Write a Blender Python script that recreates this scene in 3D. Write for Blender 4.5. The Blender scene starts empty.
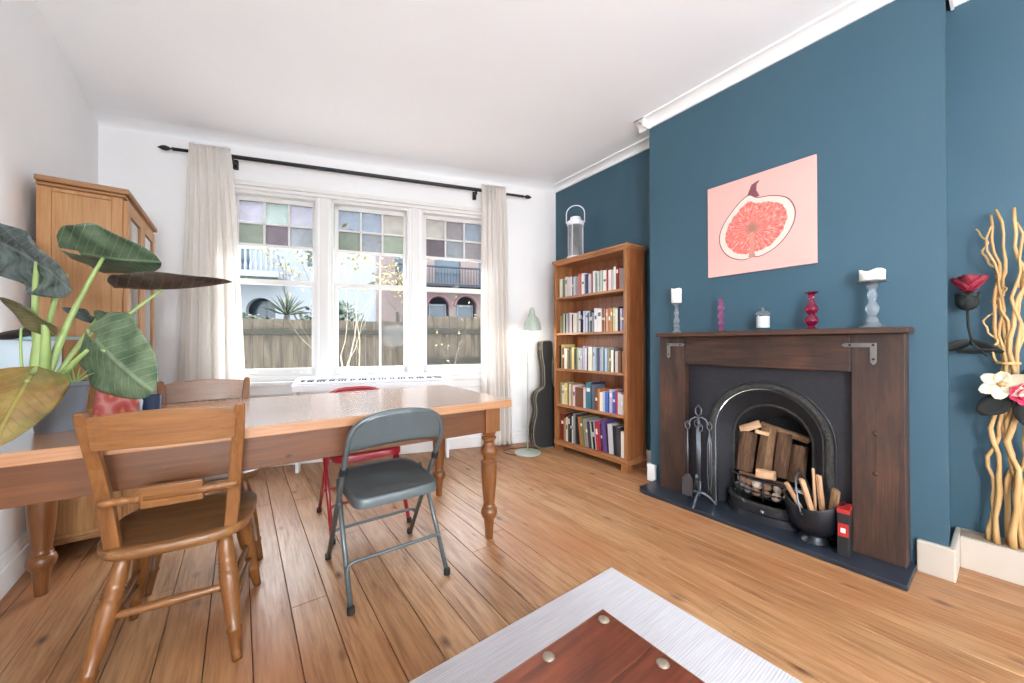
import bpy, math, random
from mathutils import Vector, Matrix
R = math.radians
PI = math.pi
random.seed(7)
SC = bpy.context.scene
COL = SC.collection

# ------------------------------------------------------------------ view
SC.view_settings.view_transform = 'Standard'
SC.view_settings.look = 'None'
SC.view_settings.exposure = 0.48
SC.view_settings.gamma = 1.0
SC.view_settings.use_curve_mapping = False
SC.cycles.use_denoising = True
SC.cycles.max_bounces = 10
SC.cycles.diffuse_bounces = 6
SC.cycles.glossy_bounces = 4
SC.cycles.transmission_bounces = 6
SC.cycles.transparent_max_bounces = 12
SC.cycles.sample_clamp_indirect = 6.0
SC.cycles.caustics_reflective = False
SC.cycles.caustics_refractive = False

# ------------------------------------------------------------------ materials
def srgb(r, g, b):
    f = lambda c: c / 12.92 if c <= .04045 else ((c + .055) / 1.055) ** 2.4
    return (f(r / 255), f(g / 255), f(b / 255), 1)

def new_mat(name):
    m = bpy.data.materials.new(name); m.use_nodes = True
    nt = m.node_tree
    return m, nt, nt.nodes, nt.links, nt.nodes['Principled BSDF']

def coords(nt, scale, kind='Object', rot=(0, 0, 0)):
    tc = nt.nodes.new('ShaderNodeTexCoord'); mp = nt.nodes.new('ShaderNodeMapping')
    mp.inputs['Scale'].default_value = scale; mp.inputs['Rotation'].default_value = rot
    nt.links.new(tc.outputs[kind], mp.inputs['Vector'])
    return mp.outputs['Vector']

def noise(nt, vec, scale, detail=4, rough=.55, dist=0):
    n = nt.nodes.new('ShaderNodeTexNoise')
    n.inputs['Scale'].default_value = scale; n.inputs['Detail'].default_value = detail
    n.inputs['Roughness'].default_value = rough; n.inputs['Distortion'].default_value = dist
    if vec is not None: nt.links.new(vec, n.inputs['Vector'])
    return n.outputs['Fac']

def ramp(nt, fac, stops):
    r = nt.nodes.new('ShaderNodeValToRGB')
    el = r.color_ramp.elements
    while len(el) < len(stops): el.new(.5)
    for e, (p, c) in zip(el, stops): e.position = p; e.color = c
    nt.links.new(fac, r.inputs['Fac'])
    return r.outputs['Color']

def mixc(nt, fac, a, b, mode='MIX'):
    m = nt.nodes.new('ShaderNodeMix'); m.data_type = 'RGBA'; m.blend_type = mode
    for i, v in ((0, fac), (6, a), (7, b)):
        if isinstance(v, (int, float)): m.inputs[i].default_value = v
        elif isinstance(v, tuple): m.inputs[i].default_value = v
        else: nt.links.new(v, m.inputs[i])
    return m.outputs[2]

def bump(nt, bsdf, fac, strength, dist=.01):
    b = nt.nodes.new('ShaderNodeBump'); b.inputs['Strength'].default_value = strength
    b.inputs['Distance'].default_value = dist
    nt.links.new(fac, b.inputs['Height']); nt.links.new(b.outputs['Normal'], bsdf.inputs['Normal'])

def plain(name, col, rough=.5, metal=0, spec=.5, vary=0.06, scale=12, bmp=0, trans=0, emis=None, coat=0):
    m, nt, N, L, b = new_mat(name)
    if vary:
        f = noise(nt, coords(nt, (1, 1, 1)), scale, 3)
        d = tuple(max(0, c * (1 - vary)) for c in col[:3]) + (1,)
        e = tuple(min(1, c * (1 + vary)) for c in col[:3]) + (1,)
        L.new(ramp(nt, f, [(.3, d), (.7, e)]), b.inputs['Base Color'])
        if bmp: bump(nt, b, f, bmp)
    else: b.inputs['Base Color'].default_value = col
    b.inputs['Roughness'].default_value = rough; b.inputs['Metallic'].default_value = metal
    b.inputs['Specular IOR Level'].default_value = spec
    if trans: b.inputs['Transmission Weight'].default_value = trans
    if coat: b.inputs['Coat Weight'].default_value = coat; b.inputs['Coat Roughness'].default_value = .15
    if emis: b.inputs['Emission Color'].default_value = emis[0]; b.inputs['Emission Strength'].default_value = emis[1]
    return m

def wood(name, dark, mid, light, axis=0, rough=.4, scale=1.0, knots=True, coat=0.0, bmp=.15, blotch=False):
    """long grain along the given local axis, with a few knots"""
    m, nt, N, L, b = new_mat(name)
    s = [9 * scale] * 3; s[axis] = .7 * scale
    v = coords(nt, tuple(s))
    g = noise(nt, v, 2.2, 6, .6, .8)
    c = ramp(nt, g, [(.28, dark), (.5, mid), (.72, light)])
    s2 = [60 * scale] * 3; s2[axis] = 2.5 * scale
    g2 = noise(nt, coords(nt, tuple(s2)), 2, 3)
    c = mixc(nt, .35, c, ramp(nt, g2, [(.3, dark), (.65, light)]))
    if knots:
        s3 = [5 * scale] * 3; s3[axis] = 2.6 * scale
        vo = nt.nodes.new('ShaderNodeTexVoronoi'); vo.inputs['Scale'].default_value = 1.3
        L.new(coords(nt, tuple(s3)), vo.inputs['Vector'])
        k = ramp(nt, vo.outputs['Distance'], [(.02, (1, 1, 1, 1)), (.06, (0, 0, 0, 1))])
        kd = tuple(x * .35 for x in dark[:3]) + (1,)
        c = mixc(nt, k, c, kd)
    L.new(c, b.inputs['Base Color'])
    b.inputs['Roughness'].default_value = rough
    if coat: b.inputs['Coat Weight'].default_value = coat; b.inputs['Coat Roughness'].default_value = .2
    if blotch:
        n4 = noise(nt, coords(nt, tuple(3.2 if i != axis else 1.4 for i in range(3))), 1.6, 5, .65, .8)
        c = mixc(nt, 1.0, c, ramp(nt, n4, [(.34, (.42, .38, .40, 1)), (.55, (1, 1, 1, 1)), (.74, (1.5, 1.32, 1.12, 1))]), 'MULTIPLY')
        L.new(c, b.inputs['Base Color'])
    bump(nt, b, g2, bmp, .012 if bmp > .6 else .003)
    return m

M = {}
M['wall'] = plain('white_plaster', srgb(238, 237, 237), .75, vary=.012, scale=3, bmp=.03)
M['ceiling'] = plain('ceiling_paint', srgb(243, 244, 246), .85, vary=.008, scale=2)
M['trim'] = plain('white_gloss_trim', srgb(238, 237, 236), .35, vary=.01)
M['cream_bounce'] = plain('cream_bounce_trim', srgb(189, 178, 165), .4, vary=.02)  # cream tone carries warm bounced light painted into the trim colour
M['ledge_top'] = plain('bare_ledge_board', srgb(150, 132, 114), .7, vary=.12)
M['frame'] = plain('window_gloss_white', srgb(224, 222, 219), .35, vary=.01)
M['blue'] = plain('teal_blue_emulsion', srgb(48, 80, 95), .6, vary=.035, scale=1.6, bmp=.03)
M['pine'] = wood('cabinet_pine', srgb(124, 76, 35), srgb(161, 113, 64), srgb(176, 130, 81), axis=2, rough=.45)
M['pine_h'] = wood('cabinet_pine_across', srgb(108, 68, 36), srgb(145, 100, 60), srgb(159, 117, 76), axis=0, rough=.45)
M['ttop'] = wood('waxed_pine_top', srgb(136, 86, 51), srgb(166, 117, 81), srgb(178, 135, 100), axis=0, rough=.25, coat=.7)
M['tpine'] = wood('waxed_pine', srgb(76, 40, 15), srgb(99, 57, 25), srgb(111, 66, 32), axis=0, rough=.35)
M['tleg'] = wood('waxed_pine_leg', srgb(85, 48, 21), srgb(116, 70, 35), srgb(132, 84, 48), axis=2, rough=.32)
M['beech'] = wood('honey_beech', srgb(95, 55, 22), srgb(124, 78, 36), srgb(138, 92, 49), axis=0, rough=.38, knots=False, coat=.08)
M['beech_v'] = wood('honey_beech_upright', srgb(92, 52, 20), srgb(120, 73, 33), srgb(135, 89, 44), axis=2, rough=.38, knots=False, coat=.08)
M['seatw'] = wood('worn_dark_seat', srgb(81, 50, 27), srgb(119, 79, 45), srgb(150, 106, 63), axis=0, rough=.38, knots=False, coat=.08)
M['case'] = wood('sheesham', srgb(108, 60, 30), srgb(147, 92, 52), srgb(172, 119, 75), axis=2, rough=.35)
M['case_h'] = wood('sheesham_across', srgb(119, 68, 36), srgb(163, 106, 62), srgb(190, 136, 93), axis=1, rough=.35)
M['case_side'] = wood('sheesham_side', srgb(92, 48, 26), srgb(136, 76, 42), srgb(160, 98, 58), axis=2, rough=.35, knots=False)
M['oak'] = wood('dark_oak_beam', srgb(19, 9, 4), srgb(59, 35, 22), srgb(83, 53, 37), axis=1, rough=.6, bmp=.5, blotch=True)
M['oak_v'] = wood('dark_oak_post', srgb(18, 9, 6), srgb(58, 36, 24), srgb(80, 51, 35), axis=2, rough=.6, bmp=.5, blotch=True)
M['iron'] = plain('cast_iron', srgb(42, 42, 47), .5, metal=.3, vary=.15, scale=40, bmp=.12)
M['iron_hi'] = plain('worn_cast_iron', srgb(53, 51, 48), .72, metal=.15, vary=.45, scale=90, bmp=.9)
M['soot'] = plain('sooty_firebox', srgb(20, 19, 20), .9, vary=.2)
M['slate'] = plain('slate_hearth', srgb(38, 44, 54), .35, vary=.25, scale=9, bmp=.15)
M['scuttle'] = plain('black_scuttle_iron', srgb(30, 32, 38), .3, metal=.4, vary=.15, scale=30, bmp=.1)
M['strap'] = plain('forged_strap', srgb(120, 115, 112), .45, metal=.7, vary=.15)
M['blackmetal'] = plain('black_metal', srgb(38, 37, 40), .4, metal=.5, vary=.05)
M['toolmetal'] = plain('pewter_tool_metal', srgb(110, 116, 124), .35, metal=.8, vary=.1)
M['enamel'] = plain('grey_green_enamel', srgb(86, 94, 95), .34, metal=.25, vary=.05, scale=5, coat=.2)
M['enamel_red'] = plain('red_enamel', srgb(150, 28, 40), .3, vary=.04, coat=.3)
M['pad'] = plain('pale_lilac_seat', srgb(214, 202, 216), .45, vary=.03)
M['rubber'] = plain('black_rubber', srgb(26, 25, 26), .7, vary=.1)
M['curtain'] = None
M['white_plastic'] = plain('white_plastic', srgb(240, 241, 244), .35, vary=.01)
M['black_key'] = plain('black_key_plastic', srgb(24, 24, 28), .3, vary=0)
M['lampgreen'] = plain('sage_lamp_enamel', srgb(165, 175, 162), .35, vary=.03)
M['casevinyl'] = plain('black_case_vinyl', srgb(30, 28, 27), .6, vary=.25, scale=30, bmp=.1)
M['casepipe'] = plain('case_piping', srgb(140, 132, 112), .6)
M['wax'] = plain('white_candle_wax', srgb(240, 236, 226), .5, vary=.02)
M['potgrey'] = plain('grey_pot', srgb(109, 117, 126), .5, vary=.04)
M['soil'] = plain('potting_soil', srgb(40, 30, 24), .95, vary=.3, scale=60, bmp=.5)
M['paper'] = plain('book_pages', srgb(222, 214, 196), .8, vary=.04, scale=40)
M['log'] = wood('split_log', srgb(110, 73, 44), srgb(159, 120, 83), srgb(184, 149, 113), axis=2, rough=.8, scale=3.5, knots=False, bmp=.8, blotch=True)
M['bark'] = wood('log_bark', srgb(81, 53, 36), srgb(127, 91, 63), srgb(161, 123, 91), axis=2, rough=.9, scale=3.5, knots=False, bmp=1, blotch=True)
M['pebble'] = plain('pale_coals', srgb(165, 151, 138), .8, vary=.35, scale=14, bmp=.3)
M['kindle'] = wood('kindling', srgb(168, 120, 82), srgb(206, 160, 118), srgb(226, 190, 156), axis=2, rough=.75, scale=3.5, knots=False, bmp=.5)
M['willow'] = wood('stripped_willow', srgb(158, 114, 63), srgb(189, 149, 94), srgb(201, 169, 119), axis=2, rough=.6, knots=False, bmp=.4)
M['rose'] = plain('crimson_velvet', srgb(122, 11, 36), .7, vary=.3, scale=30, bmp=.3)
M['rosedark'] = plain('dark_green_velvet', srgb(16, 20, 18), .8, vary=.2)
M['creampetal'] = plain('cream_petal', srgb(216, 204, 178), .6, vary=.08)
M['pinkpetal'] = plain('magenta_petal', srgb(196, 40, 80), .6, vary=.12)
M['ctable'] = wood('red_stained_hardwood', srgb(62, 24, 15), srgb(95, 45, 27), srgb(117, 63, 39), axis=0, rough=.3, coat=.3, knots=False, blotch=True)
M['stud'] = plain('dull_nickel_stud', srgb(134, 120, 104), .5, metal=.4)
M['stem'] = plain('plant_stem', srgb(147, 168, 100), .45, vary=.2, scale=10)
M['limegrass'] = plain('pale_shoot', srgb(150, 190, 120), .5, vary=.15)
M['glass_rim'] = plain('pale_blue_rim', srgb(150, 186, 198), .3, vary=.02)
M['tankback'] = plain('frosted_white_panel', srgb(226, 232, 236), .5, vary=.02)
M['redbox'] = plain('red_carton', srgb(156, 30, 27), .5, vary=.04)
M['blackbox'] = plain('black_carton', srgb(26, 26, 28), .45, vary=.05)
M['fence'] = None
M['tree'] = plain('pale_bark', srgb(147, 136, 116), .8, vary=.2, scale=8, bmp=.4)
M['treedark'] = plain('grey_bark', srgb(56, 50, 45), .85, vary=.2, scale=8, bmp=.4)
M['leafy'] = plain('autumn_leaf', srgb(112, 99, 46), .6, vary=.25, scale=20)
M['hedge'] = plain('garden_foliage', srgb(48, 58, 41), .7, vary=.35, scale=10)
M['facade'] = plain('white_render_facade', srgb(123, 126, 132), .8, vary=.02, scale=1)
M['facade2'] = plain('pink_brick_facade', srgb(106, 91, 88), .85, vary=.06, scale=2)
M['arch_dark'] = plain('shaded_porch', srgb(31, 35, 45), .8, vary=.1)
M['bluewin'] = plain('house_window_glass', srgb(46, 58, 69), .15, vary=.15, scale=3)
M['lawn'] = plain('garden_ground', srgb(84, 88, 67), .9, vary=.2)
M['cable'] = plain('black_cable', srgb(22, 22, 22), .5, vary=0)

def fabric_curtain():
    m, nt, N, L, b = new_mat('cream_linen')
    f = noise(nt, coords(nt, (220, 220, 40)), 1, 2)
    L.new(ramp(nt, f, [(.3, srgb(244, 240, 237)), (.7, srgb(253, 251, 249))]), b.inputs['Base Color'])
    b.inputs['Roughness'].default_value = .9
    t = N.new('ShaderNodeBsdfTranslucent'); t.inputs['Color'].default_value = srgb(252, 248, 243)
    mx = N.new('ShaderNodeMixShader'); mx.inputs[0].default_value = .55
    L.new(b.outputs[0], mx.inputs[1]); L.new(t.outputs[0], mx.inputs[2])
    L.new(mx.outputs[0], N['Material Output'].inputs['Surface'])
    return m
M['curtain'] = fabric_curtain()

def glassy(name, tint=(1, 1, 1, 1), refl=.12, rough=.02, frost=0):
    """thin sheet glass: tinted see-through, fresnel reflection, optional frosting"""
    m, nt, N, L, b = new_mat(name)
    N.remove(b)
    t = N.new('ShaderNodeBsdfTransparent'); t.inputs[0].default_value = tint
    g = N.new('ShaderNodeBsdfGlossy'); g.inputs['Roughness'].default_value = rough
    f = N.new('ShaderNodeFresnel'); f.inputs[0].default_value = 1.45
    mu = N.new('ShaderNodeMath'); mu.operation = 'MULTIPLY'; mu.inputs[1].default_value = refl * 8
    L.new(f.outputs[0], mu.inputs[0])
    base = t.outputs[0]
    if frost:
        tr = N.new('ShaderNodeBsdfTranslucent'); tr.inputs[0].default_value = tint
        nz = noise(nt, coords(nt, (1, 1, 1)), 9, 3, .6, 1.5)
        c = ramp(nt, nz, [(.3, tuple(x * .75 for x in tint[:3]) + (1,)), (.7, tint)])
        L.new(c, tr.inputs[0])
        m0 = N.new('ShaderNodeMixShader'); m0.inputs[0].default_value = frost
        L.new(base, m0.inputs[1]); L.new(tr.outputs[0], m0.inputs[2]); base = m0.outputs[0]
    mx = N.new('ShaderNodeMixShader')
    L.new(mu.outputs[0], mx.inputs[0]); L.new(base, mx.inputs[1]); L.new(g.outputs[0], mx.inputs[2])
    L.new(mx.outputs[0], N['Material Output'].inputs['Surface'])
    return m
M['glass'] = glassy('clear_pane', (.93, .95, .96, 1), .008)
M['cabglass'] = glassy('cabinet_pane', (.72, .76, .8, 1), .5, .05)
M['jarglass'] = glassy('jar_glass', (.93, .96, .98, 1), .03)
M['lantern_glass'] = glassy('lantern_glass', (.97, .97, .98, 1), .03, .2, .5)
ST = dict(l=srgb(170, 168, 174), g=srgb(164, 170, 167), o=srgb(142, 145, 138), p=srgb(134, 128, 131), w=srgb(152, 153, 155),
          b=srgb(160, 164, 170), c=srgb(176, 173, 169), k=srgb(156, 152, 153), e=srgb(156, 159, 151))
for k, c in ST.items(): M['st_' + k] = glassy('leaded_glass_' + k, c, .01, .3, .55)

def crystal(name, col, rough=.03):
    m, nt, N, L, b = new_mat(name)
    b.inputs['Base Color'].default_value = col; b.inputs['Roughness'].default_value = rough
    b.inputs['Transmission Weight'].default_value = .85; b.inputs['IOR'].default_value = 1.45
    return m
M['crystal'] = crystal('clear_crystal', srgb(236, 244, 250))
M['pinkglass'] = crystal('pink_glass', srgb(226, 120, 178))
M['redglass'] = crystal('ruby_glass', srgb(196, 20, 76))

def floor_mat():
    m, nt, N, L, b = new_mat('stripped_pine_boards')
    tc = N.new('ShaderNodeTexCoord'); sp = N.new('ShaderNodeSeparateXYZ'); L.new(tc.outputs['Object'], sp.inputs[0])
    def math_(op, a, bb=None):
        n = N.new('ShaderNodeMath'); n.operation = op
        for i, v in enumerate((a, bb)):
            if v is None: continue
            if isinstance(v, (int, float)): n.inputs[i].default_value = v
            else: L.new(v, n.inputs[i])
        return n.outputs[0]
    idx = math_('FLOOR', math_('DIVIDE', math_('SUBTRACT', sp.outputs[0], .308), .1355))
    wn = N.new('ShaderNodeTexWhiteNoise'); wn.noise_dimensions = '1D'; L.new(idx, wn.inputs['W'])
    off = math_('MULTIPLY', wn.outputs['Value'], 37.0)
    cb = N.new('ShaderNodeCombineXYZ')
    L.new(math_('MULTIPLY', sp.outputs[0], 7.0), cb.inputs[0])
    L.new(math_('ADD', math_('MULTIPLY', sp.outputs[1], .75), off), cb.inputs[1])
    L.new(off, cb.inputs[2])
    g = noise(nt, cb.outputs[0], 2.0, 7, .68, 1.6)
    c = ramp(nt, g, [(.24, srgb(88, 52, 30)), (.37, srgb(136, 94, 58)), (.50, srgb(170, 126, 86)), (.74, srgb(198, 156, 116))])
    cb2 = N.new('ShaderNodeCombineXYZ')
    L.new(math_('MULTIPLY', sp.outputs[0], 70.0), cb2.inputs[0])
    L.new(math_('ADD', math_('MULTIPLY', sp.outputs[1], 3.0), off), cb2.inputs[1]); L.new(off, cb2.inputs[2])
    g2 = noise(nt, cb2.outputs[0], 1.6, 3)
    c = mixc(nt, .30, c, ramp(nt, g2, [(.36, srgb(112, 70, 40)), (.56, srgb(192, 148, 106))]))
    # per-board tone
    tone = ramp(nt, wn.outputs['Value'], [(0, (.78, .74, .70, 1)), (1, (1.0, 1.0, 1.0, 1))])
    c = mixc(nt, 1.0, c, tone, 'MULTIPLY')
    # warm worn patches and pale wear
    g3 = noise(nt, coords(nt, (1.3, .8, 1)), 1.2, 3)
    c = mixc(nt, ramp(nt, g3, [(.42, (0, 0, 0, 1)), (.62, (.5, .5, .5, 1))]), c, srgb(150, 88, 48))
    # knots
    vo = N.new('ShaderNodeTexVoronoi'); vo.inputs['Scale'].default_value = 1
    cb3 = N.new('ShaderNodeCombineXYZ')
    L.new(math_('MULTIPLY', sp.outputs[0], 9.0), cb3.inputs[0]); L.new(math_('ADD', math_('MULTIPLY', sp.outputs[1], 4.2), off), cb3.inputs[1]); L.new(off, cb3.inputs[2])
    L.new(cb3.outputs[0], vo.inputs['Vector'])
    sel = N.new('ShaderNodeSeparateColor'); L.new(vo.outputs['Color'], sel.inputs[0])
    k = ramp(nt, vo.outputs['Distance'], [(.03, (1, 1, 1, 1)), (.20, (0, 0, 0, 1))])
    kk = math_('MULTIPLY', k, math_('GREATER_THAN', sel.outputs[0], .38))
    c = mixc(nt, kk, c, srgb(78, 44, 28))
    L.new(c, b.inputs['Base Color'])
    L.new(ramp(nt, g, [(.2, (.55, .55, .55, 1)), (.8, (.38, .38, .38, 1))]), b.inputs['Roughness'])
    bump(nt, b, g2, .12, .003)
    return m
M['floor'] = floor_mat()

def rug_mat():
    m, nt, N, L, b = new_mat('ribbed_pale_weave')
    wv = N.new('ShaderNodeTexWave'); wv.bands_direction = 'Y'; wv.inputs['Scale'].default_value = 34
    wv.inputs['Distortion'].default_value = 1.6; wv.inputs['Detail'].default_value = 2
    L.new(coords(nt, (.35, 1, 1)), wv.inputs['Vector'])
    f2 = noise(nt, coords(nt, (5, 160, 1)), 1, 2)
    c = ramp(nt, wv.outputs['Fac'], [(.1, srgb(184, 180, 183)), (.6, srgb(200, 196, 199))])
    c = mixc(nt, .45, c, ramp(nt, f2, [(.35, srgb(176, 173, 177)), (.6, srgb(204, 200, 202))]))
    L.new(c, b.inputs['Base Color']); b.inputs['Roughness'].default_value = .95
    bump(nt, b, wv.outputs['Fac'], .25, .003)
    return m
M['rug'] = rug_mat()

def fence_mat():
    m, nt, N, L, b = new_mat('weathered_fence_boards')
    f = noise(nt, coords(nt, (7, 7, .8)), 2, 5, .6, .6)
    L.new(ramp(nt, f, [(.3, srgb(40, 34, 27)), (.5, srgb(70, 61, 50)), (.7, srgb(86, 76, 63))]), b.inputs['Base Color'])
    b.inputs['Roughness'].default_value = .9
    return m
M['fence'] = fence_mat()
M['fencerail'] = plain('weathered_rail', srgb(39, 37, 30), .9, vary=.2)

def leaf_mat(name, edge, mid, vein, rough=.35, dark=None):
    m, nt, N, L, b = new_mat(name)
    uv = N.new('ShaderNodeUVMap'); sp = N.new('ShaderNodeSeparateXYZ'); L.new(uv.outputs[0], sp.inputs[0])
    def mt(op, a, bb):
        n = N.new('ShaderNodeMath'); n.operation = op
        for i, v in enumerate((a, bb)):
            if isinstance(v, (int, float)): n.inputs[i].default_value = v
            else: L.new(v, n.inputs[i])
        return n.outputs[0]
    av = N.new('ShaderNodeMath'); av.operation = 'ABSOLUTE'; L.new(sp.outputs[1], av.inputs[0])
    ph = mt('SUBTRACT', mt('MULTIPLY', sp.outputs[0], 7.0), mt('MULTIPLY', av.outputs[0], 5.5))
    fr = mt('FRACT', ph, 0)
    tri = mt('ABSOLUTE', mt('SUBTRACT', fr, .5), 0)
    ve = ramp(nt, tri, [(.02, (1, 1, 1, 1)), (.07, (0, 0, 0, 1))])
    mr = ramp(nt, av.outputs[0], [(.012, (1, 1, 1, 1)), (.04, (0, 0, 0, 1))])
    vv = mt('MAXIMUM', ve, mr)
    nz = noise(nt, coords(nt, (1, 1, 1)), 14, 4)
    c = ramp(nt, nz, [(.35, edge), (.62, mid)])
    if dark:
        n2 = noise(nt, coords(nt, (1, 1, 1)), 6, 3)
        c = mixc(nt, ramp(nt, n2, [(.5, (0, 0, 0, 1)), (.66, (.8, .8, .8, 1))]), c, dark)
    c = mixc(nt, mt('MULTIPLY', vv, .38), c, vein)
    L.new(c, b.inputs['Base Color']); b.inputs['Roughness'].default_value = rough
    bump(nt, b, mt('ADD', vv, nz), .5, .006)
    t = N.new('ShaderNodeBsdfTranslucent'); L.new(c, t.inputs['Color'])
    mx = N.new('ShaderNodeMixShader'); mx.inputs[0].default_value = .18
    L.new(b.outputs[0], mx.inputs[1]); L.new(t.outputs[0], mx.inputs[2])
    L.new(mx.outputs[0], N['Material Output'].inputs['Surface'])
    return m
M['lf_green'] = leaf_mat('green_leaf', srgb(66, 84, 62), srgb(104, 122, 96), srgb(158, 178, 132))
M['lf_pale'] = leaf_mat('pale_green_leaf', srgb(72, 92, 66), srgb(116, 134, 102), srgb(158, 176, 142))
M['lf_silver'] = leaf_mat('silver_green_leaf', srgb(44, 56, 50), srgb(104, 118, 114), srgb(140, 154, 150), .25)
M['lf_dark'] = leaf_mat('purple_dark_leaf', srgb(50, 40, 38), srgb(92, 82, 76), srgb(98, 98, 86), .35)
M['lf_yellow'] = leaf_mat('yellowing_leaf', srgb(120, 84, 36), srgb(142, 120, 58), srgb(150, 146, 74), .45, dark=srgb(58, 70, 30))
M['lf_brown'] = leaf_mat('brownish_leaf', srgb(70, 56, 34), srgb(104, 98, 62), srgb(140, 146, 96), .4)

# ------------------------------------------------------------------ mesh builder
class MB:
    def __init__(s): s.v = []; s.f = []; s.uv = {}
    def add(s, vs, fs, T=None):
        o = len(s.v)
        for p in vs:
            p = Vector(p)
            s.v.append(T @ p if T is not None else p)
        for f in fs: s.f.append([i + o for i in f])
        return s
    def box(s, x0, x1, y0, y1, z0, z1, T=None):
        vs = [(x, y, z) for z in (z0, z1) for y in (y0, y1) for x in (x0, x1)]
        return s.add(vs, [(0, 2, 3, 1), (4, 5, 7, 6), (0, 1, 5, 4), (2, 6, 7, 3), (0, 4, 6, 2), (1, 3, 7, 5)], T)
    def lathe(s, prof, n=20, T=None, cap=True):
        vs = []; fs = []
        for r, z in prof:
            for i in range(n):
                a = 2 * PI * i / n; vs.append((r * math.cos(a), r * math.sin(a), z))
        for k in range(len(prof) - 1):
            for i in range(n):
                j = (i + 1) % n; fs.append((k * n + i, k * n + j, (k + 1) * n + j, (k + 1) * n + i))
        if cap:
            fs.append(tuple(reversed(range(n)))); fs.append(tuple(range((len(prof) - 1) * n, len(prof) * n)))
        return s.add(vs, fs, T)
    def tube(s, pts, r, n=8, closed=False, T=None, flat=1.0):
        pts = [Vector(p) for p in pts]; m = len(pts)
        rr = r if isinstance(r, (list, tuple)) else [r] * m
        vs = []; fs = []
        up = None
        for i, p in enumerate(pts):
            a = pts[(i - 1) % m] if (i > 0 or closed) else p
            b = pts[(i + 1) % m] if (i < m - 1 or closed) else p
            t = (b - a).normalized()
            if up is None:
                up = Vector((0, 0, 1)) if abs(t.z) < .9 else Vector((1, 0, 0))
            u = (up - t * up.dot(t))
            if u.length < 1e-5: u = Vector((1, 0, 0)).cross(t)
            u.normalize(); w = t.cross(u); up = u
            for k in range(n):
                an = 2 * PI * k / n
                vs.append(p + (u * math.cos(an) * flat + w * math.sin(an)) * rr[i])
        for i in range(m if closed else m - 1):
            j = (i + 1) % m
            for k in range(n):
                l = (k + 1) % n
                fs.append((i * n + k, i * n + l, j * n + l, j * n + k))
        if not closed:
            fs.append(tuple(reversed(range(n)))); fs.append(tuple((m - 1) * n + k for k in range(n)))
        return s.add(vs, fs, T)
    def prism(s, poly, axis, a, b, T=None):
        """polygon in the two other axes (cyclic order), extruded a..b along axis"""
        n = len(poly); vs = []
        for d in (a, b):
            for p, q in poly:
                vs.append({0: (d, p, q), 1: (p, d, q), 2: (p, q, d)}[axis])
        fs = [tuple(range(n)), tuple(reversed(range(n, 2 * n)))]
        for i in range(n):
            j = (i + 1) % n; fs.append((i, i + n, j + n, j))
        return s.add(vs, fs, T)
    def sphere(s, c, r, n=12, m=8, sc=(1, 1, 1), T=None):
        vs = []; fs = []
        for k in range(m + 1):
            th = PI * k / m
            for i in range(n):
                a = 2 * PI * i / n
                vs.append((c[0] + r * sc[0] * math.sin(th) * math.cos(a), c[1] + r * sc[1] * math.sin(th) * math.sin(a), c[2] - r * sc[2] * math.cos(th)))
        for k in range(m):
            for i in range(n):
                j = (i + 1) % n; fs.append((k * n + i, k * n + j, (k + 1) * n + j, (k + 1) * n + i))
        return s.add(vs, fs, T)
    def strips(s, cols, axis, a, b, T=None):
        """cols: list of (p0,p1,q00,q01,q10,q11): quads in a plane, extruded a..b: welded look"""
        for (p0, p1, l0, h0, l1, h1) in cols:
            s.prism([(p0, l0), (p1, l1), (p1, h1), (p0, h0)], axis, a, b, T)
        return s
    def build(s, name, mat, parent=None, smooth=False, bevel=0, seg=2, sub=0, auto=None, fix=True):
        me = bpy.data.meshes.new(name)
        me.from_pydata([tuple(v) for v in s.v], [], s.f); me.update()
        if fix:
            import bmesh
            bm = bmesh.new(); bm.from_mesh(me)
            if smooth: bmesh.ops.remove_doubles(bm, verts=bm.verts, dist=1e-6)
            bmesh.ops.recalc_face_normals(bm, faces=bm.faces); bm.to_mesh(me); bm.free()
        o = bpy.data.objects.new(name, me); COL.objects.link(o)
        me.materials.append(mat)
        if smooth:
            for p in me.polygons: p.use_smooth = True
            if auto is not None:
                try: me.set_sharp_from_angle(angle=R(auto))
                except Exception: pass
        if bevel:
            b = o.modifiers.new('edge', 'BEVEL'); b.width = bevel; b.segments = seg; b.limit_method = 'ANGLE'; b.angle_limit = R(40)
        if sub:
            b = o.modifiers.new('sub', 'SUBSURF'); b.levels = sub; b.render_levels = sub
        if parent is not None: o.parent = parent
        return o

def tag(o, label=None, cat=None, group=None, kind=None):
    if label: o['label'] = label
    if cat: o['category'] = cat
    if group: o['group'] = group
    if kind: o['kind'] = kind
    return o

def thing(name, label, cat, loc=(0, 0, 0), rz=0, group=None):
    e = bpy.data.objects.new(name, None); COL.objects.link(e)
    e.empty_display_size = .05
    e.location = loc; e.rotation_euler = (0, 0, rz)
    return tag(e, label, cat, group)

def copy_tree(o, parent=None):
    c = o.copy(); COL.objects.link(c)
    if parent is not None: c.parent = parent
    for ch in [x for x in bpy.data.objects if x.parent == o]: copy_tree(ch, c)
    return c

def struct(o): o['kind'] = 'structure'; return o
def Tm(loc=(0, 0, 0), rot=(0, 0, 0)):
    from mathutils import Euler
    return Matrix.Translation(Vector(loc)) @ Euler(rot).to_matrix().to_4x4()
def lerp(a, b, t): return a + (b - a) * t

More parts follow.
